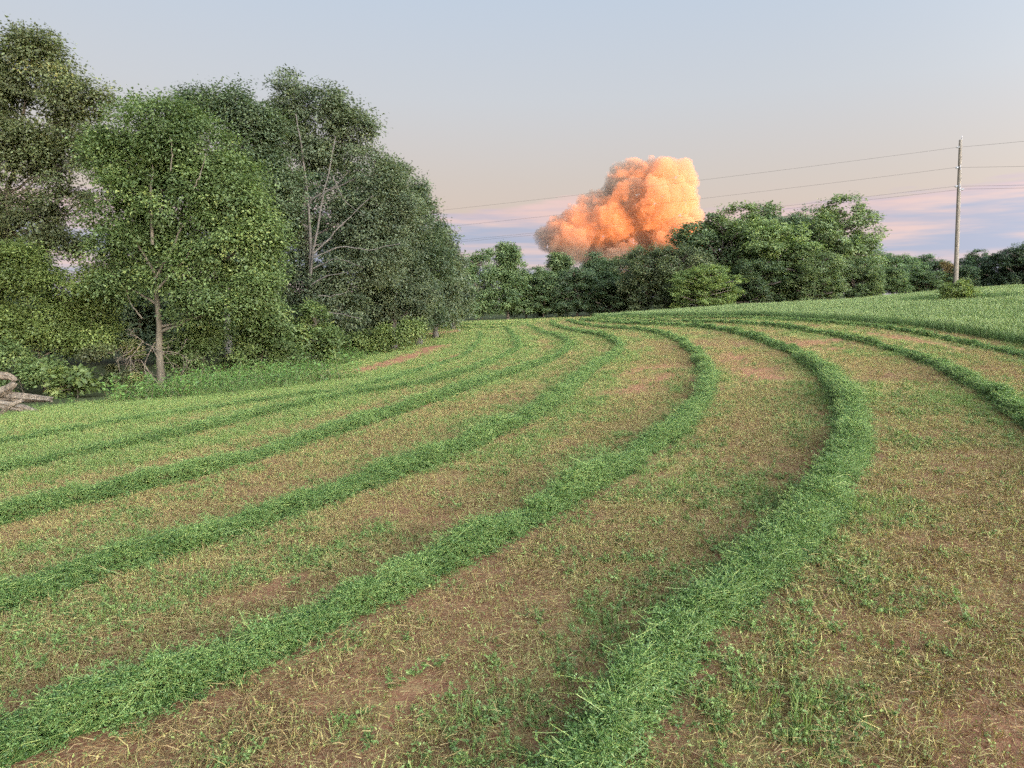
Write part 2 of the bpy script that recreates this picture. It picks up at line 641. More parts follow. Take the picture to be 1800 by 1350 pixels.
def smooth_line(P, it):
    P = P.copy()
    for _ in range(it):
        P[1:-1] = .25 * P[:-2] + .5 * P[1:-1] + .25 * P[2:]
    return P


ROW_LINES = {}
for k, (pix, wf, hf) in ROWS.items():
    P = np.array([hit(*q) for q in pix])
    P = smooth_line(resample(P, .5), 6)
    ROW_LINES[k] = resample(P, .25)[:, :2]

_kd_pts, _kd_row, _kd_s = [], [], []
for i, (k, P) in enumerate(ROW_LINES.items()):
    s = np.arange(len(P)) * .25
    _kd_pts.append(P)
    _kd_row.append(np.full(len(P), i))
    _kd_s.append(s)
_kd_pts, _kd_row, _kd_s = map(np.concatenate, (_kd_pts, _kd_row, _kd_s))
_kd = KDTree(len(_kd_pts))
for i, p in enumerate(_kd_pts):
    _kd.insert((p[0], p[1], 0), i)
_kd.balance()
ROW_KEYS = list(ROWS)


def row_coords(x, y):
    d = np.empty(len(x))
    idx = np.empty(len(x), int)
    for i in range(len(x)):
        _, j, dd = _kd.find((x[i], y[i], 0))
        d[i], idx[i] = dd, j
    return d, _kd_s[idx], _kd_row[idx]


CROP_EDGE = [hit(*q) for q in [(2250, 690), (2000, 640), (1800, 606), (1733, 595), (1667, 584), (1600, 574), (1533, 568.5), (1444, 563.5), (1349, 557), (1238, 556), (1127, 557.5), (1060, 557.2)]]
CROP_POLY = np.array([p[:2] for p in CROP_EDGE] + [at(1040, 550, 118)[:2], at(1160, 550, 122)[:2], at(1293, 540, 112)[:2], at(1400, 530, 108)[:2], at(1538, 525, 112)[:2], at(1700, 515, 135)[:2],
                     at(1850, 510, 135)[:2], at(2200, 510, 110)[:2], at(2600, 520, 60)[:2]])
WOOD_EDGE = [hit(*q) for q in [(-500, 840), (-250, 792), (0, 742), (97, 721), (167, 709), (278, 702), (417, 697), (483, 686), (567, 655), (622, 641), (678, 622), (733, 597), (748, 584)]]
WOOD_POLY = np.array([p[:2] for p in WOOD_EDGE] + [at(800, 566, 118)[:2], at(830, 562, 128)[:2], at(900, 559, 140)[:2], at(1040, 557, 128)[:2], at(1160, 552, 122)[:2], at(1293, 545, 112)[:2],
                     at(1538, 530, 112)[:2], (120, 190), (0, 260), (-250, 200), (-200, 20)])


def inside(poly, x, y):
    r = np.zeros(len(x), bool)
    j = len(poly) - 1
    for i in range(len(poly)):
        xi, yi = poly[i]
        xj, yj = poly[j]
        c = ((yi > y) != (yj > y)) & (x < (xj - xi) * (y - yi) / (yj - yi + 1e-12) + xi)
        r ^= c
        j = i
    return r


def edge_dist(line, x, y):
    line = resample(np.asarray(line)[:, :2], .6)
    d = np.full(len(x), 1e9)
    for a in range(0, len(x), 8000):
        q = np.c_[x[a:a + 8000], y[a:a + 8000]]
        d[a:a + 8000] = np.sqrt(((q[:, None] - line[None]) ** 2).sum(-1).min(1))
    return d


# bare red patches: pixel polylines with half width in metres
BARE = [([(622, 656), (680, 640), (735, 622), (772, 608)], 2.3), ([(735, 650), (790, 632), (830, 618)], .8), ([(765, 586), (800, 582)], 2.2), ([(1405, 606), (1440, 601), (1478, 597)], 1.1),
        ([(1440, 615), (1490, 612)], .9), ([(1510, 583), (1560, 590), (1640, 604), (1700, 615)], .7), ([(1280, 622), (1310, 642), (1340, 665)], 1.1), ([(1085, 660), (1140, 648), (1195, 640)], .8),
        ([(1100, 690), (1150, 668), (1190, 658)], .7), ([(1600, 585), (1680, 590), (1760, 603)], .25), ([(1660, 735), (1700, 745)], .4), ([(1700, 1330), (1760, 1340)], .5), ([(1560, 1120), (1700, 1080)], .4),
        ([(20, 1150), (150, 1130), (300, 1090)], .35), ([(360, 1070), (480, 1040), (540, 1010)], .3), ([(730, 920), (800, 900)], .35), ([(1100, 1010), (1180, 985)], .3), ([(1120, 850), (1220, 800)], .4),
        ([(700, 1240), (880, 1180)], .45), ([(860, 730), (980, 665)], .35), ([(440, 765), (500, 745)], .35), ([(0, 1180), (100, 1150)], .3)]
BARE_LINES = [(resample(smooth_line(resample(np.array([hit(*q) for q in pl]), .3), 3), .3)[:, :2], hw) for pl, hw in BARE]


def fields(x, y):
    """how green, how bare, woodland floor, uncut crop at each place"""
    x, y = np.asarray(x, float), np.asarray(y, float)
    r = np.hypot(x, y)
    d, s, row = row_coords(x, y)
    stripe = fbm(np.stack([s * .22, d * 1.3, row * 7.3], 1), 5, 3)
    patch = n2(x, y, 2.2, 9, 4)
    patch2 = n2(x, y, .6, 19, 3)
    g = .30 + 1.15 * (stripe - .5) + .9 * (patch - .5) + .5 * (patch2 - .5)
    add = np.array([{'A': -.08, 'B': -.05, 'C': 0, 'D': .10, 'E': .24, 'F': .36, 'G': -.02, 'H': .05, 'I': .5, 'J': .5}[k] for k in ROW_KEYS])
    g = g + add[row] + .16 * sstep(16, 55, r)
    g = g + .08 * np.exp(-((d - .6) / .3) ** 2)
    wd = edge_dist(WOOD_EDGE, x, y)
    g = g + .8 * np.exp(-wd / 3.0)
    bare = np.zeros(len(x))
    for bi, (ln, hw) in enumerate(BARE_LINES):
        q = np.sqrt(((np.c_[x, y][:, None] - ln[None, ::2]) ** 2).sum(-1).min(1)) if len(x) < 5000 else np.concatenate(
            [np.sqrt(((np.c_[x[a:a + 5000], y[a:a + 5000]][:, None] - ln[None, ::2]) ** 2).sum(-1).min(1)) for a in range(0, len(x), 5000)])
        bare = np.maximum(bare, np.clip(1.25 - q / hw * (.3 + 1.4 * patch2), 0, 1) * (1.0 if bi < 3 else .8 if bi < 10 else .5))
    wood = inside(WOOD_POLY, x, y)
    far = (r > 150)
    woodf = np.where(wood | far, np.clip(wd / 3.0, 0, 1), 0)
    crop = inside(CROP_POLY, x, y).astype(float)
    bare = bare * (1 - crop)
    return np.clip(g, 0, 1), bare, woodf, crop, d


# ------------------------------------------------------------------ the ground sheet
MAT_GROUND = ground_mat()


def make_ground():
    th = np.concatenate([np.linspace(-60, 60, 301), np.linspace(60, 300, 61)[1:-1]]) * math.pi / 180
    rr = 1.2 * 1.026 ** np.arange(0, 318)
    rr = np.r_[.4, .8, rr]
    T, RR = np.meshgrid(th, rr)
    x, y = (RR * np.sin(T)).ravel(), (RR * np.cos(T)).ravel()
    z = ground(x, y)
    g, b, w, c, d = fields(x, y)
    z = z + np.where(np.hypot(x, y) < 30, (n2(x, y, .35, 3, 3) - .5) * .06, 0)
    nt_, nr = len(th), len(rr)
    i = np.arange(nr - 1)[:, None] * nt_
    j = np.arange(nt_)[None]
    k = (j + 1) % nt_
    q = np.stack([i + j, i + k, i + nt_ + k, i + nt_ + j], -1).reshape(-1, 4)[:, ::-1]
    v = np.c_[x, y, z]
    v = np.r_[v, [[0, 0, z[0]]]]
    c0 = len(v) - 1
    tris = np.array([(c0, (s + 1) % nt_, s) for s in range(nt_)])
    g = g * (.55 + .45 * sstep(9, 24, np.hypot(x, y)))
    at_ = {'green': np.r_[g, g[0]], 'bare': np.r_[b, b[0]], 'wood': np.r_[w, 0], 'crop': np.r_[c, 0]}
    me = mesh_np('ground', v, [q, tris], [MAT_GROUND], at_, True)
    o = link('ground', me)
    tag(o, 'mown hay field of red clay soil with short stubble', 'ground', kind='structure')


make_ground()

# ------------------------------------------------------------------ scattered plants (instanced by geometry nodes on computed points)
def proto(name, geo, mat):
    return bpy.data.objects.new(name, geo.mesh(name, [mat]))     # never linked: only a source of geometry


def scatter_tree(protos):
    ng = bpy.data.node_groups.new('scatter_plants', 'GeometryNodeTree')
    ng.interface.new_socket('Geometry', in_out='INPUT', socket_type='NodeSocketGeometry')
    ng.interface.new_socket('Geometry', in_out='OUTPUT', socket_type='NodeSocketGeometry')
    n, l = ng.nodes, ng.links
    gi, go = n.new('NodeGroupInput'), n.new('NodeGroupOutput')
    join = n.new('GeometryNodeJoinGeometry')

    def named(nm, typ):
        a = n.new('GeometryNodeInputNamedAttribute')
        a.data_type = typ
        a.inputs['Name'].default_value = nm
        return a.outputs['Attribute']
    rot, scl, pid = named('rot', 'FLOAT_VECTOR'), named('scl', 'FLOAT'), named('pid', 'FLOAT')
    for k, p in enumerate(protos):
        oi = n.new('GeometryNodeObjectInfo')
        oi.inputs['Object'].default_value = p
        oi.inputs['As Instance'].default_value = False
        cmp = n.new('FunctionNodeCompare')
        cmp.data_type = 'FLOAT'
        cmp.operation = 'EQUAL'
        l.new(pid, cmp.inputs[0])
        cmp.inputs[1].default_value = float(k)
        cmp.inputs[12].default_value = .1
        ip = n.new('GeometryNodeInstanceOnPoints')
        l.new(gi.outputs[0], ip.inputs['Points'])
        l.new(cmp.outputs[0], ip.inputs['Selection'])
        l.new(oi.outputs['Geometry'], ip.inputs['Instance'])
        e2r = n.new('FunctionNodeEulerToRotation')
        l.new(rot, e2r.inputs[0])
        l.new(e2r.outputs[0], ip.inputs['Rotation'])
        l.new(scl, ip.inputs['Scale'])
        l.new(ip.outputs[0], join.inputs[0])
    l.new(join.outputs[0], go.inputs[0])
    return ng


_TREES = {}
N_INST = {}


def scatter(name, pts, rot, scl, tint, protos, parent=None):
    key = tuple(p.name for p in protos)
    if key not in _TREES:
        _TREES[key] = scatter_tree(protos)
    n = len(pts)
    N_INST[name] = N_INST.get(name, 0) + n
    pid = rng.integers(0, len(protos), n).astype(float)
    me = mesh_np(name, pts, [], list(protos[0].data.materials), {'rot': rot, 'scl': scl, 'pid': pid, 'btint': tint})
    o = link(name, me, parent)
    mod = o.modifiers.new('scatter', 'NODES')
    mod.node_group = _TREES[key]
    return o


def yaw(n, tilt=.15):
    return np.c_[rng.normal(0, tilt, n), rng.normal(0, tilt, n), rng.uniform(0, 2 * math.pi, n)]


MAT_HAY = plant_mat('cut_alfalfa', [(0, (.027, .058, .016)), (.5, (.095, .170, .042)), (1, (.24, .33, .105))], [(0, (.14, .21, .055)), (1, (.36, .42, .13))], .3, .42, .4)
MAT_STUB = plant_mat('stubble', [(0, (.10, .13, .04)), (.5, (.22, .26, .07)), (1, (.36, .40, .14))], [(0, (.14, .072, .034)), (.3, (.25, .16, .068)), (.6, (.37, .31, .11)), (1, (.33, .38, .12))], .25, .6, .5)
MAT_REGROW = plant_mat('green_regrowth', [(0, (.08, .13, .035)), (.5, (.16, .23, .06)), (1, (.27, .34, .10))], [(0, (.11, .16, .05)), (1, (.26, .32, .11))], .3, .5, .5)
MAT_GRASS = plant_mat('verge_grass', [(0, (.065, .11, .025)), (.5, (.14, .205, .05)), (1, (.24, .31, .085))], [(0, (.12, .16, .05)), (1, (.28, .30, .12))], .35, .5, .5)
MAT_CROP = plant_mat('standing_crop', [(0, (.07, .12, .035)), (.5, (.125, .19, .06)), (1, (.19, .26, .09))], [(0, (.14, .19, .07)), (1, (.23, .28, .11))], .35, .6, .4)
MAT_WEED = plant_mat('verge_weeds', [(0, (.05, .10, .025)), (.5, (.11, .20, .045)), (1, (.21, .32, .08))], [(0, (.10, .10, .04)), (1, (.24, .22, .10))], .35, .45, .5)


def hay_clump(n_stems, leaf, lod=0):
    g = Geo()
    for _ in range(n_stems):
        az = rng.uniform(0, 2 * math.pi)
        L = rng.uniform(.18, .42)
        p0 = np.r_[rng.normal(0, .07, 2), rng.uniform(-.03, .04)]
        dirv = np.array([math.cos(az), math.sin(az), rng.normal(.05, .22)])
        curl = np.r_[rng.normal(0, .55, 2), rng.normal(-.08, .2)]
        t = np.linspace(0, 1, 5)
        P = p0 + dirv * (t * L)[:, None] - dirv * L * .5 + curl * ((t ** 2) * L * .6)[:, None]
        tv = rng.uniform(0, 1)
        g.tube(P, np.linspace(.0028, .0014, 5) * (1.5 if lod else 1), 3, cap=False, tint=tv, stem=1.0)
        m = int(rng.integers(9, 15)) if not lod else 7
        tt = rng.uniform(.18, 1.0, m)
        base = np.stack([np.interp(tt, t, P[:, k]) for k in range(3)], 1)
        pos = np.repeat(base, 3, 0)
        out = rng.normal(size=(m, 3)) + np.array([0, 0, .5])
        out = np.repeat(out / np.linalg.norm(out, axis=1)[:, None], 3, 0) + rng.normal(0, .6, (3 * m, 3))
        pos = pos + out * .008
        nor = rng.normal(size=(3 * m, 3)) + np.array([0, 0, .7])
        ln = leaf * rng.uniform(.7, 1.25, 3 * m)
        g.leaves(pos, nor, out, ln, ln * .48, .12, tint=np.clip(np.repeat(rng.uniform(0, 1, m), 3) * .7 + rng.uniform(0, .3, 3 * m), 0, 1), stem=0.0)
    return g


def tuft_stubble():
    g = Geo()
    n = int(rng.integers(7, 15))
    b = np.c_[rng.normal(0, .035, (n, 2)), np.full(n, -.01)]
    h = rng.uniform(.025, .095, n)
    tip = b + np.c_[rng.normal(0, .028, (n, 2)), h]
    g.ribbons(b, tip, rng.uniform(.0018, .0036, n), rng.normal(0, .006, (n, 3)), tint=rng.uniform(0, 1, n), stem=1.0)
    m = int(rng.integers(2, 9))
    i = rng.integers(0, n, m)
    t = rng.uniform(.4, 1, m)[:, None]
    pos = b[i] * (1 - t) + tip[i] * t
    ln = rng.uniform(.010, .024, m)
    g.leaves(pos, rng.normal(size=(m, 3)) + [0, 0, .6], rng.normal(size=(m, 3)), ln, ln * .5, .1, tint=rng.uniform(0, 1, m), stem=0.0)
    return g


def patch_litter(n=34, spread=.14):
    g = Geo()
    az = rng.uniform(0, 2 * math.pi, n)
    L = rng.uniform(.03, .12, n)
    b = np.c_[rng.normal(0, spread, (n, 2)), rng.uniform(.002, .02, n)]
    tip = b + np.c_[np.cos(az) * L, np.sin(az) * L, rng.normal(.004, .012, n)]
    g.ribbons(b, tip, rng.uniform(.0012, .0024, n), np.c_[rng.normal(0, .012, (n, 2)), rng.uniform(0, .012, n)], tint=np.clip(rng.normal(.3, .22, n), 0, 1), stem=1.0)
    m = 14
    pos = np.c_[rng.normal(0, spread, (m, 2)), rng.uniform(.002, .012, m)]
    ln = rng.uniform(.008, .02, m)
    g.leaves(pos, rng.normal(0, .35, (m, 3)) + [0, 0, 1], rng.normal(size=(m, 3)), ln, ln * .5, .1, tint=rng.uniform(0, 1, m), stem=np.where(rng.random(m) < .6, 1.0, 0.0))
    return g


def tuft_regrowth(h0=.035, h1=.11):
    g = Geo()
    for _ in range(int(rng.integers(5, 9))):
        h = rng.uniform(h0, h1)
        b = np.r_[rng.normal(0, .04, 2), -.01]
        tip = b + np.r_[rng.normal(0, .05, 2), h]
        t = np.linspace(0, 1, 4)
        P = b + (tip - b) * t[:, None] + np.r_[rng.normal(0, .02, 2), 0] * (t * (1 - t) * 4)[:, None]
        g.tube(P, np.linspace(.0022, .001, 4), 3, cap=False, tint=rng.uniform(), stem=1.0)
        m = int(rng.integers(5, 10))
        tt = rng.uniform(.3, 1.0, m)
        pos = np.repeat(np.stack([np.interp(tt, t, P[:, k]) for k in range(3)], 1), 3, 0)
        out = np.repeat(rng.normal(size=(m, 3)) + [0, 0, .3], 3, 0) + rng.normal(0, .7, (3 * m, 3))
        ln = rng.uniform(.014, .026, 3 * m)
        g.leaves(pos, rng.normal(0, .6, (3 * m, 3)) + [0, 0, 1], out, ln, ln * .5, .1, tint=np.repeat(rng.uniform(0, 1, m), 3), stem=0.0)
    return g


def tuft_grass(n, h0, h1, spread, width=.0028, lean=.4):
    g = Geo()
    az = rng.uniform(0, 2 * math.pi, n)
    h = rng.uniform(h0, h1, n)
    b = np.c_[rng.normal(0, spread, (n, 2)), np.full(n, -.02)]
    ln = rng.uniform(.1, lean, n) * h
    tip = b + np.c_[np.cos(az) * ln, np.sin(az) * ln, h]
    bend = np.c_[-np.cos(az) * ln * .18, -np.sin(az) * ln * .18, h * .08]
    g.ribbons(b, tip, width * rng.uniform(.7, 1.4, n), bend, tint=rng.uniform(0, 1, n), stem=np.where(rng.random(n) < .15, 1.0, 0.0))
    return g


def tuft_crop():
    g = tuft_grass(46, .45, .85, .22, .006, .35)
    n = 9
    b = np.c_[rng.normal(0, .22, (n, 2)), rng.uniform(.5, .7, n)]
    tip = b + np.c_[rng.normal(0, .06, (n, 2)), rng.uniform(.18, .3, n)]
    g.ribbons(b, tip, rng.uniform(.008, .014, n), rng.normal(0, .01, (n, 3)), tint=rng.uniform(.3, 1, n), stem=1.0)
    return g


def weed(h, n_stems, leaf, lw=.45, spread=.12, nl=14):
    g = Geo()
    for _ in range(n_stems):
        hh = h * rng.uniform(.6, 1.1)
        b = np.r_[rng.normal(0, spread, 2), -.03]
        tip = b + np.r_[rng.normal(0, .22 * hh, 2), hh]
        t = np.linspace(0, 1, 5)
        P = b + (tip - b) * t[:, None] + np.r_[rng.normal(0, .08 * hh, 2), 0] * (t * (1 - t) * 4)[:, None]
        g.tube(P, np.linspace(.007, .002, 5), 3, cap=False, tint=rng.uniform(), stem=1.0)
        m = nl
        tt = rng.uniform(.15, 1.0, m)
        pos = np.stack([np.interp(tt, t, P[:, k]) for k in range(3)], 1)
        out = rng.normal(size=(m, 3)) * [1, 1, .35] + [0, 0, .15]
        ln = leaf * rng.uniform(.6, 1.2, m)
        g.leaves(pos + out * .02, rng.normal(0, .45, (m, 3)) + [0, 0, 1], out, ln, ln * lw, .08, tint=rng.uniform(0, 1, m), stem=0.0)
    return g


P_HAY = [proto('hay_sprigs', hay_clump(8, .026), MAT_HAY) for _ in range(7)]
P_HAYFAR = [proto('hay_sprigs_far', hay_clump(6, .045, 1), MAT_HAY) for _ in range(4)]
P_STUB = [proto('stubble_tuft', tuft_stubble(), MAT_STUB) for _ in range(10)]
P_LIT = [proto('straw_litter', patch_litter(), MAT_STUB) for _ in range(6)]
P_REG = [proto('regrowth_tuft', tuft_regrowth(), MAT_REGROW) for _ in range(8)]
P_GRASS = [proto('grass_tuft', tuft_grass(26, .06, .18, .06), MAT_GRASS) for _ in range(6)]
P_TALL = [proto('tall_grass_tuft', tuft_grass(40, .2, .6, .12, .004, .7), MAT_GRASS) for _ in range(5)]
P_CROP = [proto('crop_tuft', tuft_crop(), MAT_CROP) for _ in range(6)]
P_WEED = [proto('weed_plant', weed(.75, 6, .11), MAT_WEED) for _ in range(6)]


def wedge(r0, r1, dens, half=46):
    """random points in front of the photographer, r0..r1 metres away"""
    a = R(half)
    n = int(a * (r1 * r1 - r0 * r0) * dens)
    r = np.sqrt(rng.uniform(r0 * r0, r1 * r1, n))
    t = rng.uniform(-a, a, n)
    return r * np.sin(t), r * np.cos(t)


def near_ring(dens):
    n = int(math.pi * 9 * dens)
    r = np.sqrt(rng.uniform(0, 9, n))
    t = rng.uniform(0, 2 * math.pi, n)
    return r * np.sin(t), r * np.cos(t)


def sow():
    """stubble, straw litter, green regrowth and verge grass over the mown field"""
    bands = [(0, 0, 0), (3, 9, 1.5), (9, 18, 1.0), (18, 34, .36), (34, 60, .11), (60, 110, .025)]
    acc = {'stub': [], 'lit': [], 'reg': [], 'grass': []}
    for b, (r0, r1, f) in enumerate(bands):
        def pts(dens):
            return near_ring(dens * .25) if b == 0 else wedge(r0, r1, dens * f)
        sc = (1, 1, 1.0, 1.15, 1.5, 2.2)[b]
        for key, dens in (('stub', 200), ('lit', 100), ('reg', 76), ('grass', 36)):
            x, y = pts(dens)
            g, ba, w, c, d = fields(x, y)
            u = rng.random(len(x))
            open_ = (w < .3) & (c < .5)
            if key == 'stub':
                pr = (1 - .93 * ba) * np.clip(1.15 - .45 * g, 0, 1) * (d > .28)
            elif key == 'lit':
                pr = (1 - .8 * ba) * np.clip(1.1 - .6 * g, .15, 1) * (d > .3)
            elif key == 'reg':
                pr = np.clip(1.9 * g - .36, .06, 1) * (1 - .95 * ba) * (d > .22)
            else:
                pr = np.clip(2.2 * g - 1.05, 0, 1) * (1 - ba) * (d > .35)
            if key != 'grass':
                pr = pr * np.clip(3.2 * (n2(x, y, .75, 91, 3) - .24), .35, 1)
            m = open_ & (u < pr)
            acc[key].append((x[m], y[m], g[m], np.full(m.sum(), sc)))
    for key, name, protos, label, cat in (('stub', 'stubble', P_STUB, 'short pale cut stalks standing all over the red soil between the windrows', 'stubble'),
                                          ('lit', 'straw_litter', P_LIT, 'thin brown straw scattered flat on the red soil between the windrows', 'straw'),
                                          ('reg', 'green_regrowth', P_REG, 'small green leafy regrowth scattered among the stubble', 'regrowth'),
                                          ('grass', 'mown_grass', P_GRASS, 'short bright green grass in the mown left side of the field', 'grass')):
        x, y, g, sc = (np.concatenate(q) for q in zip(*acc[key]))
        n = len(x)
        z = ground(x, y) + .004
        s = sc * rng.uniform(.75, 1.3, n)
        bt = np.clip(rng.normal(.45, .2, n) + .5 * (g - .4), 0, 1)
        o = scatter(name, np.c_[x, y, z], yaw(n, .12), s, bt, protos)
        tag(o, label, cat, kind='stuff')


sow()


# ------------------------------------------------------------------ windrows of cut hay
def mound_mat():
    m, nt, out = new_mat('hay_mound')
    f = noise_tex(nt, 30, 5, .7)
    c = ramp_node(nt, f, [(.3, (.022, .042, .010)), (.5, (.055, .100, .026)), (.75, (.11, .18, .05))])  # shade put into the colour: dark green so gaps between sprigs look shadowed
    p = N(nt, 'ShaderNodeBsdfPrincipled', Roughness=1.0)
    p.inputs['Specular IOR Level'].default_value = 0
    nt.links.new(c, p.inputs['Base Color'])
    bp = N(nt, 'ShaderNodeBump', Strength=1.0, Distance=.04)
    nt.links.new(f, bp.inputs['Height'])
    nt.links.new(bp.outputs[0], p.inputs['Normal'])
    nt.links.new(p.outputs[0], out.inputs['Surface'])
    return m


MAT_MOUND = mound_mat()
ROW_LABEL = {
    'A': 'thick green windrow of cut hay running from the bottom middle, nearest the camera',
    'B': 'long green windrow of cut hay from the bottom left corner to the central bend',
    'C': 'green windrow of cut hay, third from the camera, reaching the left edge',
    'D': 'green windrow of cut hay, fourth from the camera, reaching the left edge',
    'E': 'low windrow of cut hay, second from the left woods',
    'F': 'flattest thin windrow of cut hay, running closest along the left woods',
    'G': 'dark green windrow of cut hay on the right, second from the uncut crop',
    'H': 'windrow of cut hay running right beside the edge of the uncut crop',
    'I': 'far short windrow across the dip at the woods corner, nearer of two',
    'J': 'farthest short windrow across the dip in front of the distant trees',
}


def make_windrow(key):
    pix, wf, hf = ROWS[key]
    P = ROW_LINES[key]
    far = key in 'IJ'
    step = .15 if not far else .4
    P = resample(P, step)
    P = smooth_line(P, 3)
    n = len(P)
    s = np.arange(n) * step
    t = np.gradient(P, axis=0)
    t /= np.linalg.norm(t, axis=1)[:, None]
    nor = np.c_[-t[:, 1], t[:, 0]]
    seed = 40 + ord(key)
    wob = (fbm(np.c_[s * .55, s * 0, s * 0 + 3], seed, 3) - .5) * .34
    C = P + nor * wob[:, None]
    W = .14 * wf * (1 + 1.1 * (fbm(np.c_[s * .9, s * 0, s * 0], seed + 5, 3) - .5))
    H = .21 * hf * (1 + 1.4 * (fbm(np.c_[s * 1.1, s * 0, s * 0 + 9], seed + 9, 3) - .5))
    m = 11
    u = np.linspace(-1, 1, m)
    prof = np.clip(1 - u * u, 0, 1)
    x = C[:, 0:1] + nor[:, 0:1] * W[:, None] * u * .6
    y = C[:, 1:2] + nor[:, 1:2] * W[:, None] * u * .6
    lump = fbm(np.stack([x.ravel() * 4, y.ravel() * 4, np.zeros(n * m)], 1), seed + 2, 3).reshape(n, m)
    zg = ground(x.ravel(), y.ravel()).reshape(n, m)
    z = zg - .03 + H[:, None] * .5 * prof * (.55 + .9 * lump)
    V = np.stack([x, y, z], -1)
    i = np.arange(n - 1)[:, None] * m
    j = np.arange(m - 1)[None]
    q = np.stack([i + j, i + j + 1, i + m + j + 1, i + m + j], -1).reshape(-1, 4)[:, ::-1]
    o = link('windrow', mesh_np('windrow', V.reshape(-1, 3), [q], [MAT_MOUND], None, True))
    tag(o, ROW_LABEL[key], 'windrow', 'windrows of cut hay curving across the field')
    # sprigs lying over the mound
    seglen = step
    pts, sc, hv = [], [], []
    dist = np.hypot(C[:, 0], C[:, 1])
    front = C[:, 1] > -2
    for lo, hi, dens, k, pr in ((0, 14, 330, .66, P_HAY), (14, 30, 190, .74, P_HAY), (30, 70, 75, .78, P_HAYFAR), (70, 200, 26, 1.0, P_HAYFAR)):
        seg = np.where((dist >= lo) & (dist < hi) & front)[0]
        seg = seg[seg < n - 1]
        if not len(seg):
            continue
        cnt = int(((W[seg] + .04) * 2.5 * seglen).sum() * dens)
        if cnt < 1:
            continue
        pw = W[seg] + .04
        a = rng.choice(seg, cnt, p=pw / pw.sum())
        f = rng.random(cnt)
        uu = np.where(rng.random(cnt) < .6, rng.uniform(-1.0, 1.0, cnt), np.clip(rng.normal(0, .6, cnt), -1.25, 1.25))
        cc = C[a] * (1 - f)[:, None] + C[a + 1] * f[:, None] + nor[a] * (W[a] * uu)[:, None]
        l2 = fbm(np.c_[cc * 4, np.zeros(cnt)], seed + 2, 3)
        zz = ground(cc[:, 0], cc[:, 1]) + H[a] * (np.clip(1 - np.abs(uu) ** 2.2, 0, 1) ** .8) * (.55 + .9 * l2) + rng.uniform(-.02, .035, cnt) * k
        low = (np.abs(uu) > .45) & (rng.random(cnt) < .5)                    # the flanks, from the top down to the soil
        g0 = ground(cc[:, 0], cc[:, 1])
        zz = np.where(low, g0 + (zz - g0) * rng.random(cnt), zz)
        zz = np.maximum(zz, g0 + .01)
        along = np.arctan2(t[a, 1], t[a, 0])
        rot = np.c_[rng.normal(0, .28, cnt), rng.normal(0, .28, cnt), along + rng.normal(0, .9, cnt)]
        # sides tip outwards
        scl = k * rng.uniform(.75, 1.2, cnt)
        bt = np.clip(.5 + 1.2 * (l2 - .5) + rng.normal(0, .2, cnt), 0, 1)
        c = scatter('cut_hay', np.c_[cc, zz], rot, scl, bt, pr, o)
        tag(c, kind='stuff')
    return o


for _k in ROWS:
    make_windrow(_k)

# ------------------------------------------------------------------ uncut crop and verge plants
def sow_crop():
    xs, ys, sc = [], [], []
    for r0, r1, dens, k in ((20, 45, 14, .95), (45, 75, 9, .8), (75, 140, 5.0, .85)):
        x, y = wedge(r0, r1, dens, 50)
        m = inside(CROP_POLY, x, y)
        xs.append(x[m]); ys.append(y[m]); sc.append(np.full(m.sum(), k))
    # a closed front row along the cut
    e = resample(np.array([p[:2] for p in CROP_EDGE]), .05)
    e = e + rng.normal(0, .12, e.shape)
    m = inside(CROP_POLY, e[:, 0], e[:, 1]) & (e[:, 1] > 15) & (rng.random(len(e)) < .6)
    xs.append(e[m, 0]); ys.append(e[m, 1]); sc.append(np.full(m.sum(), .85))
    x, y, s = map(np.concatenate, (xs, ys, sc))
    bp_ = at(1683, HOR, 59.0)
    m = np.hypot((x - bp_[0]), (y - bp_[1])) > 4.2 + 1.2 * rng.random(len(x))      # the shrub has smothered the crop round the pole
    x, y, s = x[m], y[m], s[m]
    n = len(x)
    hgt = .85 + .5 * (n2(x, y, 3.0, 71, 3) - .5)
    o = scatter('uncut_crop', np.c_[x, y, ground(x, y)], yaw(n, .08), s * hgt * rng.uniform(.9, 1.1, n), np.clip(.5 + .9 * (n2(x, y, 2.5, 77, 4) - .5) + rng.normal(0, .12, n), 0, 1), P_CROP)
    tag(o, 'pale green uncut crop standing on the rise at the right', 'crop', kind='stuff')


sow_crop()


def sow_verge():
    line = resample(np.array([p[:2] for p in WOOD_EDGE]), .5)
    t = np.gradient(line, axis=0)
    t /= np.linalg.norm(t, axis=1)[:, None]
    left = np.c_[-t[:, 1], t[:, 0]]
    for name, protos, dens, a, b, s0, s1, label, cat in (
            ('verge_weeds', P_WEED, 2.2, 0.2, 6.0, .6, 1.5, 'tangled broad leaved green weeds along the foot of the left woods', 'weeds'),
            ('tall_verge_grass', P_TALL, 4.0, .1, 2.8, .5, 1.2, 'long bright green grass fringing the left woods', 'grass')):
        n = int(len(line) * .5 * (b - a) * dens)
        i = rng.integers(0, len(line), n)
        off = rng.uniform(a, b, n)
        p = line[i] + left[i] * off[:, None] + rng.normal(0, .25, (n, 2))
        m = p[:, 1] > 8
        p, off = p[m], off[m]
        n = len(p)
        sc = rng.uniform(s0, s1, n) * np.clip(.30 + .32 * (off - a), .25, 1.1)
        sc = np.where((p[:, 0] / p[:, 1] < -.635) & (p[:, 1] < 34.0), np.minimum(sc, .28), sc)      # only short growth in front of the logs
        o = scatter(name, np.c_[p, ground(p[:, 0], p[:, 1])], yaw(n, .12), sc, np.clip(.5 + 1.2 * (n2(p[:, 0], p[:, 1], 3, 81, 3) - .5) + rng.normal(0, .12, n), 0, 1), protos)
        tag(o, label, cat, kind='stuff')


sow_verge()

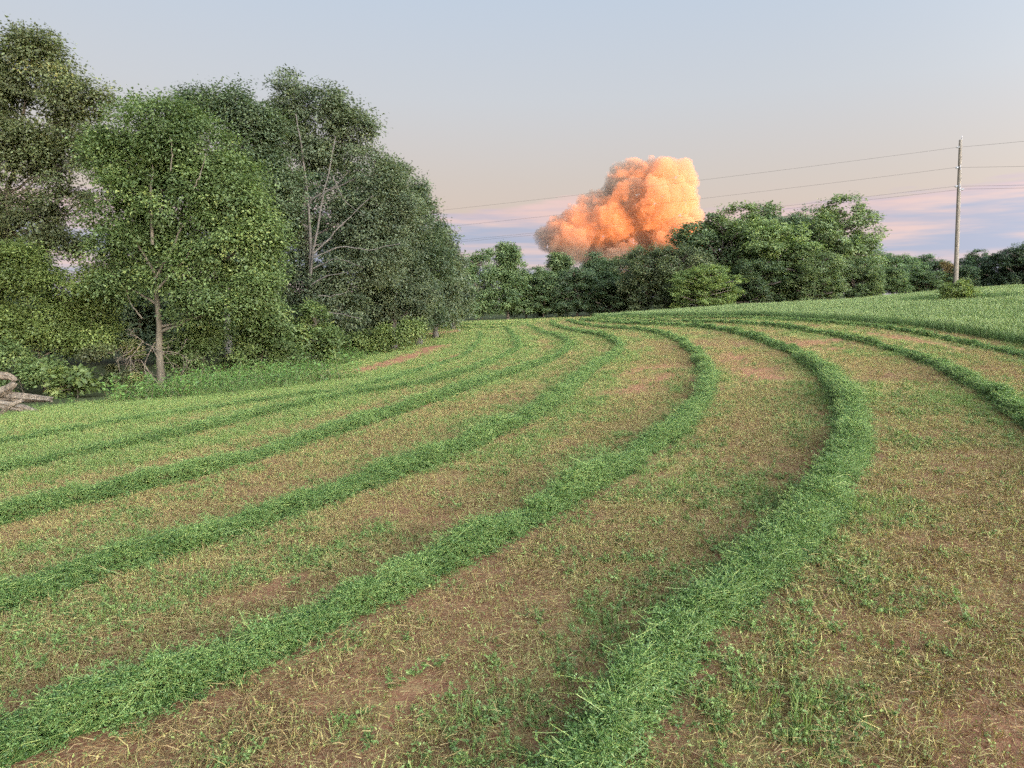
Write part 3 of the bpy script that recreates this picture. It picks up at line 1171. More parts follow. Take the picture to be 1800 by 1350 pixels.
# ------------------------------------------------------------------ trees
BARK_GREY = bark_mat('grey_bark', (.07, .062, .05), (.165, .145, .12), 5)
BARK_BROWN = bark_mat('brown_bark', (.06, .05, .034), (.17, .145, .10), 5)
BARK_FAR = bark_mat('far_bark', (.08, .065, .05), (.20, .17, .14), 3)
WOOD_DEAD = bark_mat('weathered_wood', (.045, .034, .026), (.30, .235, .165), 9, 1.0)

LEAF_OAK = leaf_mat('oak_leaves', (0.071, 0.103, 0.035), (0.175, 0.235, 0.075), (0.25, 0.29, 0.09), trans=.42)
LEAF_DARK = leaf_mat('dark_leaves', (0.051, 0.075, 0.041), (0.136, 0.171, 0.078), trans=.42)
LEAF_GREY = leaf_mat('grey_green_leaves', (0.063, 0.084, 0.048), (0.175, 0.204, 0.099), trans=.42)
LEAF_BROWNISH = leaf_mat('olive_leaves', (0.080, 0.084, 0.041), (0.165, 0.195, 0.075), (0.27, 0.25, 0.09), trans=.42)
LEAF_YELLOW = leaf_mat('yellow_green_leaves', (0.088, 0.116, 0.031), (0.215, 0.27, 0.07), (0.29, 0.34, 0.09), trans=.42)
LEAF_BRIGHT = leaf_mat('bright_leaves', (0.078, 0.111, 0.033), (0.239, 0.295, 0.092), (0.351, 0.380, 0.140), trans=.42)
LEAF_FAR = leaf_mat('far_leaves', (0.084, 0.120, 0.061), (0.244, 0.299, 0.142), trans=.42, object_tint=True)


def crown_geo(lobes, n_leaf, leaf, clump, gap=.42, gap_scale=1.6, seed=0, shell=.55, per=110, nsub=10, flat=.6):
    """leaves in clumps spread through a set of ellipsoid lobes (centre, radii), with gaps where the sky shows"""
    sub = []
    for c, r in lobes:
        sub.append((c, r * .84))
        for _ in range(nsub):
            d = rng.normal(size=3)
            d[2] = d[2] * .9 + .1
            d /= np.linalg.norm(d)
            q = rng.uniform(.28, .50)
            sub.append((c + d * r * (1.10 - q), r * q * np.array([1.1, 1.1, .9])))
    lobes = sub
    area = np.array([(r[0] * r[2] + r[1] * r[2] + r[0] * r[1]) for c, r in lobes])
    nc = max(6, int(n_leaf / per * 1.9))
    k = rng.choice(len(lobes), nc, p=area / area.sum())
    C = np.array([c for c, r in lobes])[k]
    Rr = np.array([r for c, r in lobes])[k]
    d = rng.normal(size=(nc, 3))
    d[:, 2] += .25
    d /= np.linalg.norm(d, axis=1)[:, None]
    rad = shell + (1.02 - shell) * rng.random(nc) ** .6 + np.where(rng.random(nc) < .12, rng.uniform(0, .16, nc), 0)
    deep = rng.random(nc) < .18
    rad[deep] *= rng.uniform(.3, .9, deep.sum())
    cl = C + d * Rr * rad[:, None]
    keep = fbm(cl / gap_scale, seed, 2) > gap * .98 + .0
    cl, d = cl[keep], d[keep]
    nc = len(cl)
    per = np.maximum(8, rng.poisson(n_leaf / max(nc, 1), nc))
    idx = np.repeat(np.arange(nc), per)
    n = len(idx)
    cs = clump * rng.uniform(.45, 1.3, nc)
    q = rng.normal(size=(n, 3))
    q = q / np.linalg.norm(q, axis=1)[:, None] * (rng.random(n) ** .5)[:, None] * np.array([1.0, 1.0, flat])
    pos = cl[idx] + q * cs[idx][:, None] + d[idx] * ((rng.random(n) ** 2) * cs[idx] * .4)[:, None]
    out = d[idx]
    nor = .5 * out + np.array([0, 0, .75]) + rng.normal(0, .48, (n, 3))
    ax = out * .6 + q + rng.normal(0, .5, (n, 3)) - np.array([0, 0, .25])
    ln = leaf * rng.uniform(.65, 1.3, n)
    ct = np.clip(rng.normal(.46, .24, nc) + .6 * (fbm(cl / (gap_scale * 1.4), seed + 7, 2) - .5), 0, 1)
    tint = np.clip(ct[idx] + rng.normal(0, .07, n), 0, 1)
    g = Geo()
    g.leaves(pos, nor, ax, ln, ln * .55, .06, tint=tint)
    return g, cl


def bend_path(a, b, n=6, sag=.12, seed=0):
    t = np.linspace(0, 1, n)
    L = np.linalg.norm(b - a)
    P = a + (b - a) * t[:, None]
    P = P + (rng.normal(0, sag * .5, 3) * L) * (t * (1 - t) * 2)[:, None]
    P[1:-1] += rng.normal(0, .02 * L, (n - 2, 3))
    return P


def skeleton(base, lobes, cl, r0, bare=0, trunk_top=None, twigs=90, lean=None):
    g = Geo()
    cen = np.array([c for c, r in lobes])
    top = cen[np.argmax(cen[:, 2])] if trunk_top is None else np.asarray(trunk_top)
    n = 12
    t = np.linspace(0, 1, n)
    mid = np.array([base[0], base[1], 0]) * .65 + np.array([top[0], top[1], 0]) * .35
    P = np.array(base) * ((1 - t) ** 2)[:, None] + np.r_[mid[:2], (base[2] + top[2]) / 2] * (2 * t * (1 - t))[:, None] + top * (t ** 2)[:, None]
    P[2:-1, :2] += rng.normal(0, r0 * .25, (n - 3, 2))
    P[0, 2] -= .3
    rad = r0 * (1 - .86 * t) * (1 + .55 * np.exp(-t * 22))
    g.tube(P, rad, 9, rough=.35, seed=3)
    H = top[2] - base[2]
    ends = []
    for c, r in lobes:
        zt = np.clip(c[2] - .55 * r[2] - .25 * np.hypot(c[0] - base[0], c[1] - base[1]), base[2] + .18 * H, base[2] + .88 * H)
        tt = np.interp(zt, P[:, 2], t)
        a = np.array([np.interp(tt, t, P[:, k]) for k in range(3)])
        e = np.asarray(c) + rng.normal(0, .12, 3) * r
        q = bend_path(a, e, 7, .14)
        rr = np.interp(tt, t, rad)
        g.tube(q, np.linspace(rr * .55, rr * .16 + .012, 7), 6, cap=False, rough=.2)
        ends.append(q)
    allp = np.concatenate(ends)
    srad = .022 + .02 * r0
    sub = cl[rng.choice(len(cl), min(twigs, len(cl)), replace=False)] if len(cl) else []
    for e in sub:
        dd = ((allp - e) ** 2).sum(1) + 6.0 * np.maximum(0, allp[:, 2] - e[2]) ** 2
        a = allp[np.argmin(dd)]
        q = bend_path(a, e, 5, .18)
        g.tube(q, np.linspace(srad, .008, 5), 4, cap=False)
    return g


def pix_lobes(spec, D, squash=.85):
    out = []
    for s in spec:
        px, py, rx, ry = s[:4]
        dd = D + (s[4] if len(s) > 4 else 0)
        c = at(px, py, dd)
        k = dd / FPX
        out.append((c, np.array([rx * k, (rx + ry) * .5 * k * squash, ry * k])))
    return out


def make_tree(name, label, cat, base_px, D, spec, leafmat, bark, n_leaf, leaf, clump, r0=.25, group=None, gap=.42, gap_scale=1.6, seed=0, twigs=90, shell=.55, trunk_top=None, limbs=()):
    bx = at(base_px, HOR, D)
    base = np.array([bx[0], bx[1], gz(bx[0], bx[1])])
    lobes = pix_lobes(spec, D)
    for i, (c, r) in enumerate(lobes):           # nothing of a crown below the ground
        lowest = gz(c[0], c[1]) + .1
        if c[2] - r[2] < lowest:
            r[2] = max(.3, c[2] - lowest)
    root = bpy.data.objects.new(name, None)
    root.empty_display_size = .3
    root.location = base
    COL.objects.link(root)
    tag(root, label, cat, group)
    L = [(c - base, r) for c, r in lobes]
    g, cl = crown_geo(L, n_leaf, leaf, clump, gap, gap_scale, seed, shell)
    sk = skeleton(np.zeros(3), L, cl, r0, twigs=twigs, trunk_top=None if trunk_top is None else at(*trunk_top, D) - base)
    for pix, dd, ra, rb in limbs:
        q = np.array([at(px, py, D + dd) - base for px, py in pix])
        q = smooth_line(resample(q, .35), 2) + 0
        q[1:-1] += rng.normal(0, .035, (len(q) - 2, 3))
        sk.tube(q, np.linspace(ra, rb, len(q)), 6, cap=False, rough=.2)
    link('trunk', sk.mesh('trunk', [bark], True), root)
    link('crown', g.mesh('crown', [leafmat]), root)
    return root


WOODS = 'trees of the woods on the left'
make_tree('oak_tree', 'tall thin crowned tree at the left edge with sky showing through', 'tree', -30, 42,
          [(50, 128, 78, 66), (132, 200, 58, 62), (-45, 190, 90, 100), (30, 265, 75, 60), (168, 170, 22, 20), (95, 290, 50, 40), (-30, 350, 80, 70), (60, 400, 60, 45), (-80, 440, 80, 90), (150, 270, 34, 34), (95, 360, 46, 34), (160, 350, 30, 22), (120, 430, 44, 26)],
          LEAF_BROWNISH, BARK_BROWN, 105000, .18, .9, .30, WOODS, gap=.38, gap_scale=1.3, seed=3, twigs=160)
make_tree('oak_tree', 'rounded full mid green tree with its straight trunk showing below, second from left edge', 'tree', 275, 38.5,
          [(270, 232, 92, 72), (205, 290, 52, 70), (350, 280, 76, 74), (405, 350, 72, 66), (290, 350, 105, 78), (235, 420, 78, 60), (400, 430, 92, 62), (330, 470, 85, 52), (452, 425, 44, 55), (205, 500, 40, 36),
           (385, 535, 92, 42), (455, 500, 48, 52)], LEAF_OAK, BARK_BROWN, 150000, .165, .9, .20, WOODS, gap=.32, seed=5, twigs=220, trunk_top=(268, 250), limbs=[
              ([(272, 490), (300, 445), (322, 395)], -1.1, .09, .03), ([(272, 480), (246, 432), (214, 402)], -1.0, .08, .03), ([(273, 512), (305, 480), (336, 436)], -1.3, .07, .025), ([(268, 430), (262, 360), (268, 290)], -1.4, .09, .03),
              ([(340, 330), (355, 300), (362, 270)], -2.0, .04, .015), ([(300, 300), (305, 265), (298, 240)], -2.0, .04, .015), ([(250, 560), (232, 540), (222, 505)], -0.3, .05, .02)])
make_tree('oak_tree', 'dark tree crown rising just behind the rounded full green tree', 'tree', 400, 52,
          [(345, 190, 44, 36), (405, 198, 48, 46), (458, 235, 44, 48), (430, 300, 62, 78), (482, 350, 55, 76), (450, 440, 70, 70)], LEAF_DARK, BARK_GREY, 64000, .21, 1.0, .3, WOODS, gap=.34, seed=8)
make_tree('oak_tree', 'tallest grey green tree of the left woods with pale bare limbs showing', 'tree', 545, 55,
          [(512, 178, 42, 52), (575, 195, 42, 40), (498, 240, 46, 46), (618, 242, 42, 46), (555, 262, 52, 40), (655, 305, 42, 48), (488, 335, 42, 52), (640, 372, 60, 46), (690, 365, 40, 52), (520, 420, 48, 40), (640, 452, 76, 52),
           (560, 505, 70, 40), (600, 540, 60, 34)], LEAF_GREY, BARK_GREY, 110000, .20, 1.0, .36, WOODS, gap=.37, gap_scale=1.5, seed=12, twigs=240, trunk_top=(530, 215), limbs=[
              ([(545, 490), (548, 420), (543, 345), (532, 265), (520, 200)], -1.5, 0.130, 0.038), ([(546, 485), (556, 410), (566, 350), (582, 285), (590, 240)], -1.7, 0.098, 0.030), ([(543, 362), (520, 322), (504, 285)], -1.6, 0.058, 0.022),
              ([(541, 400), (508, 372), (478, 345)], -1.8, 0.058, 0.022), ([(552, 445), (590, 408), (625, 370), (657, 343)], -2.1, 0.072, 0.022), ([(553, 452), (600, 432), (650, 440), (704, 428)], -2.5, 0.065, 0.022),
              ([(550, 472), (590, 452), (640, 470)], -2.3, 0.052, 0.019), ([(560, 350), (585, 330), (615, 300)], -1.9, 0.046, 0.015), ([(548, 500), (575, 484), (612, 478)], -2.7, 0.052, 0.022), ([(585, 310), (600, 350), (640, 380)], -2.2, 0.039, 0.015),
              ([(560, 520), (590, 520), (612, 512)], -3.0, 0.046, 0.022), ([(562, 545), (600, 552), (636, 560)], -3.1, 0.046, 0.022), ([(537, 300), (520, 270), (498, 255)], -1.5, 0.039, 0.015)])
make_tree('oak_tree', 'dark tree next right of the tallest tree in the left woods', 'tree', 690, 66,
          [(690, 322, 32, 40), (705, 380, 46, 48), (680, 430, 58, 56), (705, 495, 66, 54), (670, 545, 50, 36), (720, 555, 46, 30)], LEAF_GREY, BARK_GREY, 58000, .22, 1.05, .33, WOODS, gap=.40, seed=15)
make_tree('oak_tree', 'tree with a ragged right outline, third from the right end of the left woods', 'tree', 735, 70,
          [(728, 345, 22, 34), (742, 402, 38, 46), (748, 468, 42, 56), (728, 528, 56, 36), (750, 552, 34, 28)], LEAF_DARK, BARK_GREY, 42000, .24, 1.1, .3, WOODS, gap=.41, seed=18)
make_tree('oak_tree', 'smaller tree, second from the right end of the left woods', 'tree', 765, 82,
          [(768, 425, 27, 42), (776, 480, 36, 46), (762, 528, 42, 34), (775, 548, 34, 26)], LEAF_GREY, BARK_GREY, 28000, .29, 1.2, .28, WOODS, gap=.40, seed=21)
make_tree('oak_tree', 'lowest tree at the right end of the left woods, beside the dip', 'tree', 797, 94,
          [(793, 470, 20, 38), (802, 518, 24, 34), (786, 530, 26, 26), (806, 548, 22, 18)], LEAF_GREY, BARK_GREY, 20000, .32, 1.2, .25, WOODS, gap=.40, seed=24)
# deeper trees that close the wood behind
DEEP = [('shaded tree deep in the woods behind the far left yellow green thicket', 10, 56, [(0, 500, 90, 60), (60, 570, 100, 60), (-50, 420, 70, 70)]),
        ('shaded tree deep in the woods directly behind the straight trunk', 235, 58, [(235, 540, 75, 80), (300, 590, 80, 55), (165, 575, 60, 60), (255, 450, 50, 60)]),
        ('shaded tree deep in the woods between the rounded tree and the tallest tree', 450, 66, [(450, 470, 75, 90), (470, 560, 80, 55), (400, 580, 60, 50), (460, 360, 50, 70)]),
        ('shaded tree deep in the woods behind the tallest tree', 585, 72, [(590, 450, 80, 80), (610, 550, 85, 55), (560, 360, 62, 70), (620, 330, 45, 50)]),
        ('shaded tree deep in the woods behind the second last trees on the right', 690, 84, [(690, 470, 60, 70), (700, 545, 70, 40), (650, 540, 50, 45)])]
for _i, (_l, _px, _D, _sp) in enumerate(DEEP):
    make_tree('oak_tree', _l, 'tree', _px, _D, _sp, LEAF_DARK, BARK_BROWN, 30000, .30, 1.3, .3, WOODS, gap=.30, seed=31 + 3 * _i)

# thicket and shrubs along the wood's foot
THICKET = 'shrubs at the foot of the left woods'
make_tree('shrub', 'yellow green leafy thicket filling the far left below the thin crowned tree', 'shrub', 70, 40,
          [(35, 470, 62, 50), (118, 520, 72, 52), (190, 505, 42, 50), (60, 575, 74, 42), (150, 590, 62, 36), (-30, 560, 55, 60), (-40, 480, 50, 60)], LEAF_YELLOW, BARK_BROWN, 90000, .145, .8, .12, THICKET, gap=.32, seed=43, twigs=120)
make_tree('shrub', 'broad leaved light green bush just right of the logs', 'shrub', 125, 35.5, [(120, 672, 38, 24), (138, 650, 26, 20), (100, 655, 22, 18), (150, 685, 26, 16)], LEAF_BRIGHT, BARK_BROWN, 1500, .30, .5, .04, THICKET, gap=.2, seed=46, twigs=20)
make_tree('shrub', 'dark vine covered shrub immediately right of the straight trunk', 'shrub', 345, 41, [(345, 610, 50, 48), (370, 570, 40, 36), (320, 650, 40, 30)], LEAF_OAK, BARK_BROWN, 16000, .18, .65, .06, THICKET, gap=.38, seed=49, twigs=40)
make_tree('shrub', 'green ivy clad shrub left of the bare brush under the tallest tree', 'shrub', 450, 44, [(440, 600, 52, 52), (475, 560, 36, 36), (425, 648, 46, 30), (500, 620, 30, 36)], LEAF_OAK, BARK_BROWN, 18000, .19, .65, .06, THICKET, gap=.38, seed=52, twigs=40)
make_tree('shrub', 'bright green shrub under the limbs of the tallest tree', 'shrub', 555, 50, [(550, 575, 36, 40), (575, 600, 34, 30), (525, 610, 24, 26)], LEAF_OAK, BARK_BROWN, 12000, .22, .7, .06, THICKET, gap=.38, seed=55, twigs=30)
make_tree('shrub', 'low light green bush at the right corner of the left woods', 'shrub', 690, 61, [(650, 602, 34, 20), (690, 594, 38, 22), (728, 582, 26, 18), (620, 612, 26, 18)], LEAF_BRIGHT, BARK_BROWN, 14000, .2, .7, .05, THICKET, gap=.34, seed=58, twigs=20)
make_tree('shrub', 'dim olive shrub in the gap left of the straight trunk', 'shrub', 205, 39.5, [(205, 620, 36, 40), (180, 655, 34, 26), (235, 640, 20, 34)], LEAF_BROWNISH, BARK_BROWN, 10000, .17, .6, .05, THICKET, gap=.40, seed=61, twigs=40)
make_tree('shrub', 'dark green shrub behind the pile of logs', 'shrub', 30, 37.5, [(20, 640, 46, 36), (70, 655, 34, 30), (-40, 650, 50, 40)], LEAF_OAK, BARK_BROWN, 12000, .17, .6, .05, THICKET, gap=.36, seed=67, twigs=40)
make_tree('shrub', 'low round bush covering the foot of the power pole', 'shrub', 1683, 60.5, [(1683, 511, 28, 19), (1664, 516, 17, 16), (1703, 514, 16, 16), (1690, 501, 17, 11)], LEAF_YELLOW, BARK_BROWN, 7000, .17, .45, .04, None, gap=.25, seed=64, twigs=20)

# ------------------------------------------------------------------ far woods: five kinds of tree, each standing tree its own object
def far_kind(seed, lobes, n_leaf=30000, gap=.36, twigs=50, leaf=.024, clump=.06):
    """a tree of height 1 with its base at the origin"""
    L = [(np.array(c, float), np.array(r, float)) for c, r in lobes]
    g, cl = crown_geo(L, n_leaf, leaf, clump, gap, .12, seed, .6, per=90, nsub=4, flat=.85)
    sk = skeleton(np.zeros(3), L, cl, .018, twigs=0)
    v = np.concatenate(g.v)
    return sk.mesh('trunk', [BARK_FAR], True), g.mesh('crown', [LEAF_FAR]), np.percentile(np.abs(v[:, :2]), 98), np.percentile(v[:, 2], 99.8)


def lobeset(seed, n, w, shape, drop=0.0):
    """lobes wound up round the stem, following an outline"""
    r = np.random.default_rng(seed)
    out = [((0, 0, .5), (w * .45, w * .45, .36)), ((r.uniform(-.02, .02), r.uniform(-.02, .02), .9), (.11, .11, .10))]
    for k in range(n):
        z = .13 + .77 * (k + r.uniform(0, .6)) / n
        if r.random() < drop:
            continue
        s = r.uniform(.085, .14)
        a = k * 2.4 + r.uniform(-.4, .4)
        d = max(0, shape(z) * w - s * .75) * r.uniform(.75, 1.08)
        out.append(((math.cos(a) * d, math.sin(a) * d, z), (s * 1.15, s * 1.15, s)))
    return out


FAR_KINDS = [
    far_kind(1, lobeset(1, 34, .36, lambda z: math.sqrt(max(.04, 1 - ((z - .42) / .58) ** 2)) if z > .42 else 1.0)),
    far_kind(2, lobeset(2, 34, .32, lambda z: 1.12 * (1.02 - z) ** .62)),
    far_kind(3, lobeset(3, 30, .30, lambda z: .6 + .45 * math.sin(math.pi * z), .22), gap=.42),
    far_kind(4, lobeset(4, 36, .42, lambda z: math.sqrt(max(.05, 1 - (2 * z - .95) ** 2)))),
    far_kind(5, lobeset(5, 36, .40, lambda z: .95 if z < .62 else .95 - 1.1 * (z - .62))),
]
FAR = 'trees of the far woods across the field'
FAR_TREES = [  # kind, px, top py, half width px, D, shade, label
    (2, 842, 438, 34, 122, (1.0, 1.05, .9), 'thin open tree at the left end of the far tree line'),
    (1, 893, 427, 42, 124, (.95, 1.0, .85), 'pointed dense tree rising above the left part of the far tree line'),
    (3, 925, 478, 40, 130, (.75, .8, .8), 'low dark tree between the two pointed trees of the far line'),
    (1, 983, 445, 40, 132, (1.0, 1.0, .85), 'smaller pointed tree, right of the dense pointed tree in the far line'),
    (0, 955, 470, 42, 126, (.9, .95, .85), 'rounded tree in front of the smaller pointed tree'),
    (4, 1015, 470, 46, 124, (.7, .75, .75), 'dark broad tree right of the smaller pointed tree'),
    (0, 1050, 446, 42, 134, (.85, .9, .9), 'round topped tree near the middle of the far tree line'),
    (2, 1088, 448, 40, 131, (.8, .85, .8), 'ragged topped tree just left of the brownish trees'),
    (4, 1075, 490, 50, 122, (.62, .66, .62), 'low dark tree below the ragged topped tree'),
    (3, 1140, 432, 58, 118, (.78, .72, .68), 'brownish dark round tree, left of the pair under the orange cloud'),
    (3, 1190, 430, 58, 115, (.76, .70, .66), 'brownish dark round tree, right of the pair under the orange cloud'),
    (0, 1270, 362, 78, 124, (1.08, 1.08, .95), 'tall round tree at the left of the big clump on the rise'),
    (4, 1225, 395, 60, 128, (.72, .76, .72), 'dark shoulder tree on the left slope of the big clump'),
    (0, 1335, 357, 66, 129, (.85, .88, .8), 'tall tree in the middle of the big clump on the rise'),
    (2, 1365, 385, 62, 114, (1.35, 1.35, 1.05), 'lighter green tree in front of the big clump'),
    (4, 1412, 368, 52, 128, (.8, .84, .8), 'tree half hidden behind the tallest tree of the big clump'),
    (0, 1460, 349, 72, 119, (1.15, 1.15, 1.0), 'tallest domed tree at the right of the big clump'),
    (3, 1425, 440, 56, 110, (.95, .95, .8), 'low olive tree at the foot of the big clump'),
    (4, 1330, 455, 52, 111, (.66, .7, .64), 'dark low tree at the foot of the big clump behind the olive bush'),
    (3, 1500, 452, 42, 112, (.82, .85, .75), 'low tree at the right foot of the tallest domed tree'),
    (1, 1533, 480, 18, 110, (1.0, 1.0, .75), 'small bushy tree at the right end of the big clump'),
    (3, 1240, 466, 56, 106, (1.2, 1.2, .75), 'yellowish olive round bush in front of the far woods'),
]
RIGHT = 'trees of the farthest woods at the right'
FAR_TREES += [
    (0, 1548, 440, 36, 175, (.9, 1.0, .95), 'distant pale tree next to the big clump, left end of the farthest woods'),
    (3, 1585, 448, 34, 178, (.95, 1.05, .95), 'distant pale tree, second from the left of the farthest woods'),
    (1, 1568, 470, 26, 165, (1.0, 1.05, .9), 'small distant pale tree in front of the farthest woods'),
    (2, 1612, 448, 24, 182, (.75, .85, .85), 'distant tree with a rounded top, third in the farthest woods'),
    (4, 1640, 455, 30, 180, (.65, .72, .75), 'distant dark tree left of the reddish one'),
    (2, 1664, 460, 16, 172, (1.3, .72, .6), 'distant reddish brown tree just left of the power pole'),
    (4, 1625, 476, 34, 168, (.8, .85, .75), 'distant low olive tree below the dark one'),
    (0, 1708, 440, 30, 178, (.62, .7, .74), 'distant dark tree directly right of the power pole'),
    (4, 1690, 466, 26, 170, (.7, .78, .78), 'distant low dark tree behind the power pole'),
    (0, 1755, 440, 38, 170, (.52, .58, .62), 'distant very dark tree near the right edge'),
    (3, 1795, 428, 42, 165, (.50, .56, .60), 'tallest distant dark tree at the right edge'),
    (4, 1850, 425, 50, 165, (.50, .56, .60), 'distant dark tree just beyond the right edge'),
]
for kind, px, top, hw, D, shade, label in FAR_TREES:
    p = at(px, HOR, D)
    z0 = gz(p[0], p[1]) - .1
    h = at(px, top, D)[2] - z0
    w = hw * D / FPX
    root = bpy.data.objects.new('broadleaf_tree', None)
    root.empty_display_size = .5
    COL.objects.link(root)
    root.location = (p[0], p[1], z0)
    root.scale = (w / FAR_KINDS[kind][2], w / FAR_KINDS[kind][2], h / FAR_KINDS[kind][3])
    root.rotation_euler = (0, 0, rng.uniform(0, 6.28))
    tag(root, label, 'tree', RIGHT if D > 150 else FAR)
    tr = link('trunk', FAR_KINDS[kind][0], root)
    crn = link('crown', FAR_KINDS[kind][1], root)
    crn['shade'] = list(shade)


# ------------------------------------------------------------------ logs, dead branch
def log(name, label, pix, rad_px, D, cat='log', dd=None):
    P = np.array([at(px, py, D + (dd[i] if dd else 0)) for i, (px, py) in enumerate(pix)])
    P = smooth_line(resample(P, .12), 2)
    r = np.interp(np.linspace(0, 1, len(P)), np.linspace(0, 1, len(rad_px)), np.array(rad_px) * D / FPX)
    base = P.mean(0)
    g = Geo()
    Q = P - base
    g.tube(Q, r, 16, rough=.3, seed=int(pix[0][1]), groove=1.1)
    o = link(name, g.mesh(name, [WOOD_DEAD], False), None, base)
    return tag(o, label, cat, 'old logs piled at the left edge')


_dA, _dB = hit(40, 708)[1], hit(35, 727)[1]
log('dead_limb', 'pale bent dead limb on top of the log pile', [(-70, 676), (-20, 659), (18, 661), (30, 669), (22, 678), (-5, 693), (-60, 716)], [8, 8, 7, 5, 7, 7, 7], _dA - .3)
log('log', 'thick weathered log, upper one lying below the pale bent limb', [(-70, 694), (-10, 695), (40, 699), (88, 703)], [10, 10, 8, 5], _dA)
log('log', 'dark split log at the bottom of the pile, ending in the grass', [(-60, 710), (5, 711), (40, 718), (64, 725)], [7, 8, 7, 4], _dB)
log('log', 'short broken log stub leaning across the dark split log', [(2, 726), (18, 712), (38, 705)], [3, 4, 3], _dB - .5)


def dead_branch():
    D = 37
    base = at(275, 690, D)
    g = Geo()

    def grow(p, d, L, r, depth):
        n = 5
        q = [p]
        for _ in range(n):
            d = d + rng.normal(0, .22, 3)
            d = d / np.linalg.norm(d)
            q.append(q[-1] + d * L / n)
        g.tube(np.array(q) - base, np.linspace(r, r * .45, n + 1), 5, cap=False)
        if depth:
            for k in range(int(rng.integers(2, 4))):
                i = int(rng.integers(2, n + 1))
                dd = d + rng.normal(0, .75, 3)
                grow(q[i], dd / np.linalg.norm(dd), L * rng.uniform(.5, .75), r * .55, depth - 1)
    hub = at(258, 612, D - .8)
    for tx, ty in ((330, 655), (318, 640), (300, 668), (195, 668), (225, 690), (243, 560), (238, 655), (285, 600), (205, 600)):
        v = at(tx, ty, D - 1.2 + rng.uniform(-.5, .5)) - hub
        L = np.linalg.norm(v)
        grow(hub + rng.normal(0, .25, 3), v / L, L * .75, .022, 3)
    grow(at(300, 690, D), np.array([-.4, -.1, .8]) / .9, 2.2, .045, 0)
    o = link('fallen_branch', g.mesh('fallen_branch', [WOOD_DEAD], True), None, base)
    tag(o, 'pale bare fallen branch tangled in front of the straight trunk', 'branch')


dead_branch()


# ------------------------------------------------------------------ power pole and wires
def simple_mat(name, col, rough=.5, metal=0.0):
    m, nt, out = new_mat(name)
    f = noise_tex(nt, 25, 4)
    c = mixc(nt, mth(nt, 'MULTIPLY', f, .5), col, tuple(x * .55 for x in col))
    p = N(nt, 'ShaderNodeBsdfPrincipled', Roughness=rough, Metallic=metal)
    nt.links.new(c, p.inputs['Base Color'])
    nt.links.new(p.outputs[0], out.inputs['Surface'])
    return m


MAT_POLE = bark_mat('pole_wood', (.13, .11, .085), (.27, .23, .18), 8, .3)
MAT_WIRE = simple_mat('wire_metal', (.10, .09, .08), .5, .6)
MAT_PORC = simple_mat('grey_porcelain', (.45, .45, .45), .3)
MAT_STEEL = simple_mat('galvanised_steel', (.35, .35, .36), .5, .8)


def make_pole():
    D = 63.0
    b = at(1679, 526, D)
    b[2] = gz(b[0], b[1])
    top = at(1688.5, 246, D)
    root = bpy.data.objects.new('power_pole', None)
    root.location = b
    COL.objects.link(root)
    tag(root, 'tall grey wooden power pole standing in the uncut crop', 'pole')
    t = np.linspace(0, 1, 14)
    P = (top - b) * t[:, None]
    P[0, 2] -= .4
    g = Geo()
    g.tube(P, np.linspace(.20, .125, 14), 14, rough=.05)
    link('shaft', g.mesh('shaft', [MAT_POLE], True), root)

    def ins(py, name, side):
        c = at(1688.5 - (py - 246) * .034, py, D) - b
        g = Geo()
        prof = [(0, .03), (.05, .03), (.06, .09), (.10, .085), (.11, .05), (.15, .05), (.16, .10), (.20, .095), (.21, .045), (.27, .04)]
        g.tube([c + np.array([side * (.12 + h), -.05, 0]) for h, r in prof], [r for h, r in prof], 10)
        o = link(name, g.mesh(name, [MAT_PORC], True), root)
        h = Geo()
        h.tube([c + np.array([side * .02, -.14, -.22]), c + np.array([side * .03, -.15, .22])], .035, 6)
        h.tube([c + np.array([0, -.14, .16]), c + np.array([side * .16, -.06, .02])], .02, 6)
        link('bracket', h.mesh('bracket', [MAT_STEEL]), root)
        return b + c + np.array([side * .33, -.05, .02])
    w = []
    g = Geo()
    tp = top - b
    g.tube([tp + np.array([.08, 0, -.3]), tp + np.array([.09, 0, .38])], .025, 6)
    link('pole_top_pin', g.mesh('pole_top_pin', [MAT_STEEL]), root)
    g = Geo()
    g.tube([tp + np.array([-.30, 0, -.62]), tp + np.array([-.02, 0, -.62])], [.05, .07], 8)
    link('insulator', g.mesh('insulator', [MAT_PORC], True), root)
    w.append(top + np.array([-.28, -.02, -.62]))
    w.append(ins(295, 'insulator', -1))
    w.append(ins(328, 'insulator', -1))
    w.append(ins(333, 'insulator', 1))
    return w


W0 = make_pole()
